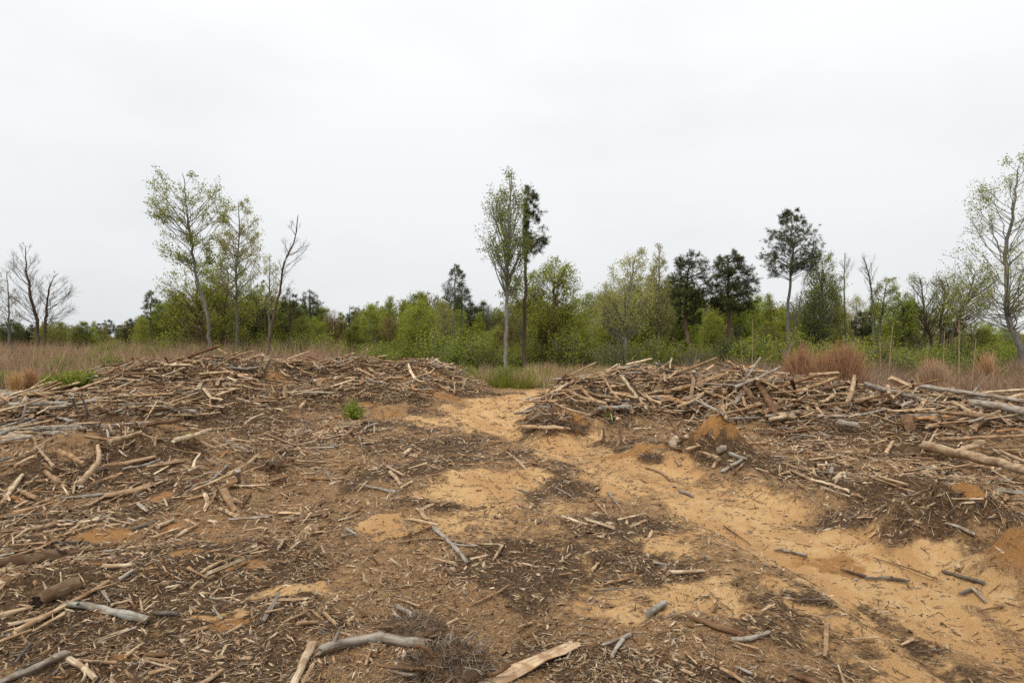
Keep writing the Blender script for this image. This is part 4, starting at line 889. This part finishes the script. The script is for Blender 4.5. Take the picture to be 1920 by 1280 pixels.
# --- the wood as a mass behind them
def far_wood(g):
    tr=[]; C=[]; S=[]; 
    for i in range(620):
        px = -300+2560*g.random(); D = 95+90*g.random()
        if px>1500 and g.random()<.72: continue
        ty = np.interp(px,SKY[:,0],SKY[:,1])-2+10*abs(g.normal()); ht = max(H+(HY-ty)/F*D,2.6)
        if px>1500: ht = min(ht,5)
        x = (px-960)/F*D; z0 = float(hz(x,D)); r = ht*.24*(.8+.4*g.random())
        tr.append([(x,D,z0),(x+g.normal()*.2,D,z0+ht*.5),(x+g.normal()*.4,D,z0+ht*.95)])
        n = 190; d = norm(g.normal(size=(n,3)))*(g.random((n,1))**.4)
        cl = np.array([x,D,z0+ht*.58])+d*np.array([r,r,ht*.43]); C.append(cl); S.append(np.full(n,.38))
    C = np.concatenate(C); S = np.concatenate(S)*(.6+.8*g.random(len(C)))
    mb = MB(); v,f,t = leaf_quads(C,S,g,np.clip(np.repeat(g.random(len(C)//190),190)*.7+.3*g.random(len(C)),0,1)); mb.add(v,[(f,False)],tint=t)
    o = link('far_wood',mb.mesh('far_wood',M_LEAF['olive'],attrs=('tint',))); tag(o,'distant spring wood closing the clearing as one mass',kind='stuff')
    tb = MB(); tr = np.array(tr); v,f,w,_ = tubes(tr,np.tile(np.array([[.13,.09,.03]]),(len(tr),1)),4,g); tb.add(v,f)
    link('stems',tb.mesh('stems',M_BARK['brown'],attrs=()),o)['kind'] = 'stuff'
far_wood(np.random.default_rng(99))
# low green hills on the horizon
hm = MB(); hx = np.linspace(-1400,1400,141); hh = 4+9*fbm(hx*.006+4,hx*0+2,3)
hv = np.concatenate([np.stack([hx,np.full(141,650.),np.full(141,-3.)],-1),np.stack([hx,np.full(141,700.),hh],-1),np.stack([hx,np.full(141,900.),hh*.4],-1)])
i = np.arange(140); hm.add(hv,[(np.concatenate([np.stack([i,i+1,i+142,i+141],-1),np.stack([i+141,i+142,i+283,i+282],-1)]),True)],tint=np.tile(fbm(hx*.05,hx*0,3),3))
tag(link('hills',hm.mesh('hills',M_LEAF['dark'],attrs=('tint',))),'low wooded rise on the horizon',kind='structure')

# ------------------------------------------------------------------ shrubs, grasses and small plants
def shrub_parts(g, h, w, stems, leaves, leaf, scatter=.12, up=.5):
    P=[]; C=[]
    for i in range(stems):
        a = g.random()*6.28; o = g.random()**.7*w; e = np.array([math.cos(a)*o,math.sin(a)*o,h*(.55+.45*g.random())*(1-.35*(o/w)**2)])
        b = np.array([math.cos(a)*o*.35,math.sin(a)*o*.35,-.05]); m = b*.5+e*.5+g.normal(size=3)*.06*h; P.append([b,m,e])
        t = .15+.9*g.random((leaves,1)); C.append(b*(1-t)**2+2*m*t*(1-t)+e*t*t+g.normal(size=(leaves,3))*scatter*(.4+t))
    C = np.concatenate(C); C = C[C[:,2]>.02]
    P = np.array(P); st = MB(); v,f,_,_ = tubes(P,np.tile(np.array([[.014,.009,.004]]),(stems,1))*max(h,.4),3,g); st.add(v,f)
    lm = MB(); v,f,t = leaf_quads(C,leaf*(.6+.8*g.random(len(C))),g,g.random(len(C)),up); lm.add(v,[(f,False)],tint=t)
    return st,lm
def shrub_proto(seed,h,w,stems,leaves,leaf,lm,bark='grey',**kw):
    s,l_ = shrub_parts(np.random.default_rng(seed),h,w,stems,leaves,leaf,**kw)
    return [('stems',s.mesh('stems',M_BARK[bark],attrs=())),('foliage',l_.mesh('foliage',M_LEAF[lm],attrs=('tint',)))]
SHRUB = [('bright green leafy shrub',shrub_proto(1,1.6,1.1,70,56,.08,'bright')),('mid-green shrub',shrub_proto(2,1.8,1.2,70,56,.08,'mid')),
         ('yellow-green shrub',shrub_proto(3,2.2,1.1,66,56,.08,'spring')),('dark green shrub',shrub_proto(4,1.8,1.1,70,56,.08,'dark')),('olive twiggy shrub',shrub_proto(5,1.7,1.2,80,20,.07,'olive'))]
SHR = []
def put_proto(name, ms, x, y, s, g, label=None, cat=None, group=None, sz=None):
    e = bpy.data.objects.new(name,None); COL.objects.link(e); e.location = (x,y,float(hz(x,y))-.02); e.rotation_euler = (0,0,g.random()*6.28); e.scale = (s,s,sz or s)
    for pn,me in ms:
        c = bpy.data.objects.new(pn,me); COL.objects.link(c); c.parent = e
    return tag(e,label,cat,group)
hg = np.random.default_rng(61)
def scatter_shrubs(n, lo, hi, d0, d1, w, s0, s1):
    for i in range(n):
        px = lo+(hi-lo)*(i+.1+.8*hg.random())/n; D = d0+(d1-d0)*hg.random(); x = (px-960)/F*D
        if roadd(np.array(x),np.array(D)) < 1.0: continue
        k = hg.choice(5,p=np.array(w)/sum(w)); s = s0+(s1-s0)*hg.random()
        SHR.append(dict(o=put_proto('shrub',SHRUB[k][1],x,D,s,hg,cat='shrub'),px=px,look=SHRUB[k][0],D=D,ht=s))
scatter_shrubs(44,560,1480,40,52,[5,4,5,.6,2],.9,1.5)
scatter_shrubs(28,1480,1960,28,46,[6,4,4,.5,3],.8,1.3)
scatter_shrubs(14,180,560,42,55,[2,3,4,3,2],.9,1.4)
scatter_shrubs(18,-20,330,29,56,[2,4,3,1,2],.45,.9)
scatter_shrubs(6,850,1000,28,33,[6,2,1,0,2],.4,.6)
# grass as a mass: single blades
def blades(C, Hh, W, g, lean=.35):
    N = len(C); a = g.random(N)*6.28; s = np.stack([np.cos(a),np.sin(a),np.zeros(N)],-1)
    l = g.normal(size=(N,3))*np.array([1,1,0])*lean
    m = C+ (np.array([0,0,.6])+l*.35)*Hh[:,None]; tip = C+(np.array([0,0,1.])+l)*Hh[:,None]
    V = np.stack([C-s*W[:,None],C+s*W[:,None],tip],1)
    return V.reshape(-1,3), np.arange(N*3).reshape(N,3)
def field(name,label,mat,g,n,xr,yr,h,w,cl=1.0,thr=.45,mask=None,lean=.3,clump=0):
    x = xr[0]+(xr[1]-xr[0])*g.random(n); y = yr[0]*(yr[1]/yr[0])**g.random(n)
    if clump:
        cx = xr[0]+(xr[1]-xr[0])*g.random(clump); cy = yr[0]*(yr[1]/yr[0])**g.random(clump); j = g.integers(0,clump,n)
        x = cx[j]+g.normal(size=n)*.22; y = cy[j]+g.normal(size=n)*.22
    k = (fbm(x*cl+5,y*cl*.6,3) > thr-.12*g.random(n)) & (roadd(x,y) > .6) & (np.maximum(moundL(x,y),moundR(x,y)) < .35)
    if mask is not None: k &= mask(x,y)
    x,y = x[k],y[k]; hh = h*(.45+.75*g.random(len(x)))*(.45+1.1*ss(.25,.75,fbm(x*.55+8,y*.55,3)))
    v,f = blades(np.stack([x,y,hz(x,y)-.02],-1),hh,np.full(len(x),w*1.35)*(.6+.8*g.random(len(x)))*(.6+y/60),g,lean)
    mb = MB(); mb.add(v,[(f,False)],tint=np.repeat(np.clip(g.random(len(x))*.7+.3*fbm(x*.8,y*.8,2),0,1),3))
    tag(link(name,mb.mesh(name,M_LEAF[mat],attrs=('tint',))),label,kind='stuff')
gg = np.random.default_rng(71)
leftm = lambda x,y: (x < -4.6-.18*(y-18))
field('dry_grass','tan dry grass covering the field beyond the pole tangle','straw',gg,90000,(-62,-3),(25.5,75),1.35,.010,.35,.33,leftm,.38,900)
field('dead_brush','purplish brown dead brush in the tan field','brush',gg,26000,(-40,-3),(25.5,50),.8,.011,.5,.52,leftm,.5,500)
field('dry_grass','tan dry grass behind the log heap','straw',gg,26000,(5,42),(18.5,50),.75,.010,.5,.45,lambda x,y:x>7+.0*y,.45,400)
field('dead_brush','brown dead brush and brambles behind the log heap','brush',gg,52000,(7.5,34),(17.8,36),.85,.010,.5,.40,lambda x,y:x>.28*y,.6,420)
field('dry_grass','thin tan grass along the end of the track','straw',gg,16000,(-3,9),(27,40),.55,.009,.8,.46,None,.4,260)
field('green_grass','fresh green grass and weeds below the wood','mid',gg,70000,(-40,50),(27,60),.55,.012,.4,.42,None,.45,1500)
field('green_grass','green weeds along the earthy end of the mound','mid',gg,5000,(-2.6,1.2),(26.5,31),.42,.011,1.0,.35,None,.5,120)
# broomsedge clumps: each its own plant
def clump_mesh(g,n,h,w,mat,spread=.5,wid=.008):
    a = g.random(n)*6.28; o = g.random(n)**.6*w; C = np.stack([np.cos(a)*o,np.sin(a)*o,np.zeros(n)],-1)
    hh = h*(.35+.65*g.random(n))*(1-.45*(o/w)**2); s = g.random(n)*6.28; sd = np.stack([np.cos(s),np.sin(s),np.zeros(n)],-1)*wid
    out = np.stack([np.cos(a),np.sin(a),np.zeros(n)],-1)*(o/w)[:,None]*spread*h*.35+g.normal(size=(n,3))*np.array([1,1,0])*.10*h
    m = C+out*.35+np.array([0,0,.55])*hh[:,None]; tip = C+out+np.array([0,0,1.])*hh[:,None]
    V = np.stack([C-sd,C+sd,m+sd*.9,tip+sd*.4,tip-sd*.4,m-sd*.9],1)
    mb = MB(); mb.add(V,[(np.arange(n*6).reshape(n,6),False)],tint=np.repeat(g.random(n),6)); return mb.mesh('grass_blades',M_LEAF[mat],attrs=('tint',))
for px,py,D,hpx,wpx,lab in [(1500,735,20.5,72,34,'rounded broomsedge clump nearest the tall tufted pine'),(1546,737,20,66,22,'slim broomsedge clump between two fuller ones'),(1584,738,20,82,44,'largest ruddy broomsedge clump behind the log heap'),
                            (1752,745,19,56,46,'pale straw-coloured grass clump beside the long slender trunk'),(1745,720,24,48,16,'narrow rusty grass clump behind the pale one'),(1850,715,26,48,14,'thin tan grass spike near the big pale-barked tree'),
                            (1768,752,15.4,32,30,'low bleached grass tuft on the heap top'),(57,735,24.5,40,16,'tall bleached grass tuft at the tangle edge'),(30,735,24,34,10,'thin bleached grass tuft near the picture edge')]:
    g = np.random.default_rng(int(px)); x = (px-960)/F*D; h = hpx*D/F*1.12; w = wpx*D/F*.42
    e = bpy.data.objects.new('grass_clump',None); COL.objects.link(e); e.location = (x,D,float(hz(x,D))-.03); tag(e,lab,'grass clump','dry grass clumps')
    base_up = H-(py-HY)/F*D - float(hz(x,D)); h += max(0,base_up)
    link('grass_blades',clump_mesh(g,2600 if hpx>50 else 700,h*1.18,w*.75,'sedge' if hpx>60 or wpx<20 else 'straw',.42,.0075*D/20),e)
def plant(name,label,px,py,hpx,wpx,stems,leaves,leaf,lm,seed,cat='plant',lift=0.0,D=None,**kw):
    p = raycast(px,py,lift) if D is None else px2w(px,py,D)
    if D is not None: p[2] = float(hz(p[0],p[1]))
    D = p[1]; h = hpx*D/F; w = wpx*D/F*.5
    s,l_ = shrub_parts(np.random.default_rng(seed),h,w,stems,leaves,leaf,scatter=w*.12,**kw)
    e = bpy.data.objects.new(name,None); COL.objects.link(e); e.location = p; tag(e,label,cat)
    link('stems',s.mesh('stems',M_BARK['grey'],attrs=()),e); link('foliage',l_.mesh('foliage',M_LEAF[lm],attrs=('tint',)),e); return e
plant('green_tuft','lone bright green tuft growing on the brown mulch slope',662,787,36,46,70,34,.045,'bright',1)
plant('small_weed','tiny green weed rooted in the log heap foot',1142,790,20,16,24,14,.035,'bright',2)
plant('small_weed','tiny green weed growing over a pale peeled log',350,826,14,16,18,12,.04,'bright',3,lift=.12)
plant('low_green_bush','low bright green bush at the edge of the dry grass beside pole tangle',142,722,14,100,180,50,.07,'mid',4,'bush')
plant('low_green_bush','low bright green bush at the picture edge by bleached grass',10,728,26,60,120,50,.08,'mid',5,'bush')
plant('field_bush','loose green bush standing in the tan field before the chip mound',205,706,58,60,140,44,.09,'mid',6,'bush',D=28)
plant('field_bush','small dark green bush in the middle of the tan field',55,706,34,36,80,34,.08,'mid',7,'bush',D=34)
plant('field_bush','green bush between patches of tan grass',118,690,36,44,90,36,.09,'spring',8,'bush',D=38)
plant('white_flowering_shrub','small shrub with white blossom peeking over the heap crest',1358,712,42,36,60,20,.055,'white',9,'shrub',D=20.5)
plant('red_sapling','sapling with red leaves beside a thin dry stalk',1405,712,52,30,14,8,.06,'red',10,'sapling',D=24)
plant('red_sapling','thin red-leaved sprig behind the heap near the first pine',1376,706,30,22,10,8,.06,'red',11,'sapling',D=25)
# tall dry stalks, each its own
for px0,py0,px1,py1,D,w,lab in [(1398,724,1388,628,22,2,'thin dry stalk leaning before the tall tufted pine'),(1411,724,1411,598,24,2.2,'tall straight dry stalk beside the red sapling'),(1666,716,1675,604,22,3,'pale dry stalk leaning over the green thicket'),
        (1651,716,1650,632,23,2,'thin green-tan stalk at the thicket middle'),(1779,718,1771,622,18,3,'first of three dry stalks by the long slender trunk'),(1798,728,1798,600,18,3.4,'tallest of three dry stalks by the long slender trunk'),
        (1817,730,1830,636,18,3,'slanting third of three dry stalks by the long slender trunk'),(1858,722,1862,660,21,3,'dark broken stalk in the brambles'),(15,742,10,640,22,2,'tall dry stalk standing at the picture edge in tan grass'),
        (1520,716,1505,636,24,1.8,'thin stalk rising between the broomsedge clumps'),(1560,716,1548,640,25,1.8,'thin arching stalk behind the broomsedge clumps')]:
    g = np.random.default_rng(px0); a = px2w(px0,py0,D); b = px2w(px1,py1,D); a[2] = float(hz(a[0],D))-.05
    m = (a+b)/2+g.normal(size=3)*.05; Q = resample(np.array([a,m,b]),8); mb = MB(); r = w*D/F*.34
    v,f,_,_ = tubes((Q-a)[None],np.linspace(r,r*.45,8)[None],5,g,jitter=.08); mb.add(v,f)
    for j in range(3):
        i = g.integers(4,7); d = norm(g.normal(size=3)+np.array([0,0,1.2]))*.3; v,f,_,_ = tubes(np.array([[Q[i]-a,Q[i]-a+d*.5,Q[i]-a+d]]),np.array([[.4,.3,.2]])*r,3,g); mb.add(v,f)
    o = link('dry_stalk',mb.mesh('dry_stalk',M_BARK['stalk'],attrs=()),loc=a); tag(o,lab,'stalk','tall dry stalks')
# forked bleached snag
e = np.random.default_rng(5)
g = e; D=26; a = px2w(1470,716,D); pts=[[(1470,724),(1471,690),(1474,672)],[(1474,672),(1468,656)],[(1474,672),(1480,655),(1487,640)]]
mb = MB()
for k_,pp in enumerate(pts):
    Q = resample(np.array([px2w(x,y,D) for x,y in pp]),6); v,f,_,_ = tubes(Q[None],np.linspace(.055 if k_==0 else .035,.02,6)[None],6,g,jitter=.08); mb.add(v,f)
o = link('forked_snag',mb.mesh('forked_snag',M_BARK['pale'],attrs=(),center=a),loc=a); tag(o,'small white forked snag behind the log heap','snag')

# ------------------------------------------------------------------ root masses and stumps
def root_mass(name,label,px,py,wpx,hpx,seed,look='rot',roots=12,fibres=500,lift=0.0,cat='root mass',tall=1.0,soil=True):
    g = np.random.default_rng(seed); p = raycast(px,py,lift); D = p[1]; w = wpx*D/F*.5; h = hpx*D/F
    e = bpy.data.objects.new(name,None); COL.objects.link(e); e.location = p; tag(e,label,cat)
    nu,nv = 20,12; th = np.linspace(0,2*np.pi,nu,endpoint=False); ph = np.linspace(0,np.pi*.56,nv)
    TH,PH = np.meshgrid(th,ph); r = 1+.55*(fbm(TH*1.9+seed,PH*3,3)-.5)+.25*g.normal(size=TH.shape)*.35
    V = np.stack([np.cos(TH)*np.sin(PH)*w*r,np.sin(TH)*np.sin(PH)*w*r*.8,np.cos(PH)*h*r*tall-.05*h],-1)
    idx = np.arange(nu*nv).reshape(nv,nu); q = np.stack([idx[:-1],idx[1:],np.roll(idx,-1,1)[1:],np.roll(idx,-1,1)[:-1]],-1).reshape(-1,4)
    mb = MB(); mb.add(V,[(q,True)],np.array(PAL[look])*(.8+.5*g.random((nu*nv,1))),V.reshape(-1,3)*4); soil and link('soil_ball',mb.mesh('soil_ball',M_WOOD),e)
    for i in range(roots):
        a = g.random()*6.28; el = g.random()*1.2; d = np.array([math.cos(a)*math.cos(el),math.sin(a)*math.cos(el)*.8,math.sin(el)*h/w]); L = (.5+.7*g.random())
        P0 = d*w*.6; P3 = d*w*(1+L*.8)+np.array([0,0,-.1*h]); Q = resample(np.stack([P0,P0*.6+P3*.4+g.normal(size=3)*w*.15,P3]),6)
        mb = MB(); r0 = w*(.05+.06*g.random()); v,f,wv,_ = tubes(Q[None],np.linspace(r0,r0*.3,6)[None],6,g,.1,1,True); mb.add(v,f,np.array(PAL[g.choice(['brown','rot','grey','tan'])]),wv)
        link('root',mb.mesh('root',M_WOOD),e)
    if fibres:
        a = g.random(fibres)*6.28; el = g.random(fibres)*1.3; d = np.stack([np.cos(a)*np.cos(el),np.sin(a)*np.cos(el)*.8,np.sin(el)*h/w*tall],-1)
        P0 = d*w*(.55+.5*g.random((fibres,1))); tv = g.normal(size=(fibres,3))*np.array([1,1,.45]); P2 = P0+(d*.15+norm(tv))*w*(.15+.45*g.random((fibres,1))); P2[:,2] = np.maximum(P2[:,2],-.02); P1 = (P0+P2)/2+g.normal(size=(fibres,3))*w*.10
        mb = MB(); v,f,wv,_ = tubes(np.stack([P0,P1,P2],1),np.full((fibres,3),w*.010)*np.array([1,.8,.5]),3,g); mb.add(v,f,np.repeat(pal_pick(fibres,['rot','grey','char','tan','brown'],[3,3,3,2,2],g),9,0),wv)
        o = link('root_fibres',mb.mesh('root_fibres',M_WOOD),e); o['kind']='stuff'
    return e
root_mass('root_mass','shaggy grey root mass with fibres beside the splintered silvery log',845,1262,150,44,41,roots=16,fibres=2200)
root_mass('root_mass','shaggy dark clump of roots under the looped grey log',775,1180,110,14,42,roots=8,fibres=900)
root_mass('stump','brown broken stump standing on the mulch slope below the chip mound',508,880,56,16,43,roots=22,fibres=420,soil=False,cat='stump')
root_mass('root_mass','tangled brown roots at the track bend end of the heap',1042,794,60,10,44,'rot',roots=18,fibres=420,soil=False)
root_mass('root_mass','tangled roots below the brown upright root',1080,808,56,12,45,'rot',roots=18,fibres=420,soil=False)
root_mass('root_mass','brown root lump on the skirt below the arching root',1225,862,60,10,46,roots=14,fibres=420,soil=False)
# ------------------------------------------------------------------ labels that single out each log, tree and shrub
LAND = [(60,745,'the grey pole tangle top'),(90,800,'the pale parallel poles'),(150,760,'the upright grey stubs'),(170,870,'the elbow-bent log'),(240,922,'the fat scarred log'),(290,690,'the mound end near grass'),
 (330,680,'the dark leaning crest stick'),(420,726,'the long low brown log'),(489,690,'the pale split crest post'),(350,822,'the weed on the peeled log'),(295,792,'the brown mound-face log'),(508,870,'the broken brown stump'),
 (390,895,'the hooked grey branch'),(430,945,'the rotten-faced split log'),(580,715,'the bare earth on the crest'),(662,770,'the green tuft'),(720,905,'the crossed pale pieces'),(760,845,'the pale triangular chunk'),
 (860,692,'the greenish crest log'),(965,862,'the lone pale bent branch'),(915,925,'the central sand patch'),(1025,780,'the track bend'),(1160,806,'the pale leaning post'),(1150,764,'the wedged grey log'),
 (1240,690,'the two summit stakes'),(1310,716,'the longest crest log'),(1265,800,'the arching brown root'),(1272,755,'the rusty orange log'),(1438,748,'the sliding brown log'),(1395,760,'the heap middle'),(1352,845,'the orange dirt pile'),
 (1490,726,'the dark bark slab'),(1590,795,'the fat sawn log'),(1670,733,'the knotted grey log'),(1840,740,'the very long slender trunk'),(1706,795,'the round log end'),(1850,865,'the fattest trunk'),(1745,826,'the leaning pale pole'),
 (1555,908,'the knobbly pale branch'),(1660,905,'the skirt of pale chunks'),(1785,960,'the low orange hump'),(1905,1095,'the big orange spoil bank'),(1235,888,'the slender curved stick'),(1480,1035,'the sandy track middle'),(1663,1084,'the dark rotten track log'),
 (1700,1065,'the long thin track stick'),(1290,1070,'the pale round log'),(1230,1140,'the stubby grey log'),(1345,1172,'the brown bark-covered pole'),(1548,1198,'the end-on tan stick'),(1120,950,'the mulch beside the track'),
 (845,1020,'the straight grey log'),(850,1240,'the shaggy root mass'),(700,1205,'the splintered silvery log'),(568,1245,'the mottled pale slab'),(1000,1255,'the broad half-buried log'),(200,1145,'the smooth grey log'),(105,1112,'the hollow rotten log'),
 (60,1057,'the wide sunken log'),(220,1060,'the short cream log'),(140,980,'the cream slivers'),(130,1018,'the dark weathered log'),(155,1250,'the pale forked log'),(60,1250,'the long split pole'),(300,1225,'the lower chip bed'),(310,985,'the small orange soil patch'),
 (395,1065,'the crossing thin sticks'),(420,1170,'the tan soil patch'),(790,1155,'the looped grey log'),(600,1000,'the bare dark hollow'),(950,1110,'the open mulch')]
CW = {'pale':'pale tan','cream':'whitish','tan':'tan','grey':'grey','blue':'silvery grey','brown':'dark brown','orange':'rusty','dark':'blackish','char':'charcoal grey','rot':'rotten brown'}
ORD = ['first','second','third','fourth','fifth','sixth','seventh','eighth','ninth','tenth','eleventh','twelfth']
used = set(o['label'] for o in bpy.data.objects if 'label' in o)
def settle(items):
    """items: (object, label, sort key); repeats are told apart by counting along from the landmark"""
    by = {}
    for o,lab,k in items: by.setdefault(lab,[]).append((k,o))
    for lab,v in by.items():
        v.sort(key=lambda t:t[0])
        for i,(k,o) in enumerate(v):
            l2 = lab if len(v)==1 else f'{lab}, {ORD[min(i,11)]} along'
            o['label'] = l2; used.add(l2)
items=[]
for d in LOGS:
    o = d['o']; nm = o.name.split('.')[0]; cat = {'log':'log','stick':'stick','wood_chunk':'wood chunk'}[nm]
    o['category'] = cat; o['group'] = 'logs and sticks left on the clearing'
    if d['label']: o['label'] = d['label']; continue
    dist = [math.hypot((d['px']-a),(d['py']-b)*1.6) for a,b,_ in LAND]; j = int(np.argmin(dist)); a,b,ph = LAND[j]
    dx,dy = d['px']-a,(d['py']-b)*1.4
    rel = 'beyond' if dy < -abs(dx) else ('in front of' if dy > abs(dx) else 'beside')
    size = 'short ' if d['L']<.3 else ('long ' if d['L']>.8 else '')
    size += 'thick ' if d['r']>.035 else ('thin ' if d['r']<.011 else '')
    p0,p1 = d['pts'][0],d['pts'][-1]; ex,ey = abs(p1[0]-p0[0]),abs(p1[1]-p0[1])
    dr = 'upright' if d['up'] else ('crosswise' if ey<.3*ex else ('end-on' if ey>1.3*ex else 'aslant'))
    items.append((o,f"{size}{CW[d['look']]} {cat} {dr} {rel} {ph}",dist[j]))
settle(items)
hp = sorted(h for h in HERO if h[1].startswith('the '))
items=[]
for d in WOOD:
    j = min(hp,key=lambda h:abs(h[0]-d['px'])); tall = 'tall ' if d['ht']>8 else ('short ' if d['ht']<4.5 else '')
    far = 'far behind' if d['D']>68 else 'behind'
    lk = d['look'] if 'pine' in d['look'] else d['look']+' tree'
    d['o']['category'] = 'tree'; d['o']['group'] = 'trees of the wood behind the clearing'
    items.append((d['o'],f'{tall}{lk} in the wood {far} {j[1]}',abs(j[0]-d['px'])))
settle(items)
items=[]
for d in SHR:
    j = min(hp,key=lambda h:abs(h[0]-d['px'])); d['o']['group'] = 'shrubs at the foot of the wood'
    items.append((d['o'],f"{'tall ' if d['ht']>1.1 else ''}{d['look']} at the foot of {j[1]}",abs(j[0]-d['px'])))
settle(items)
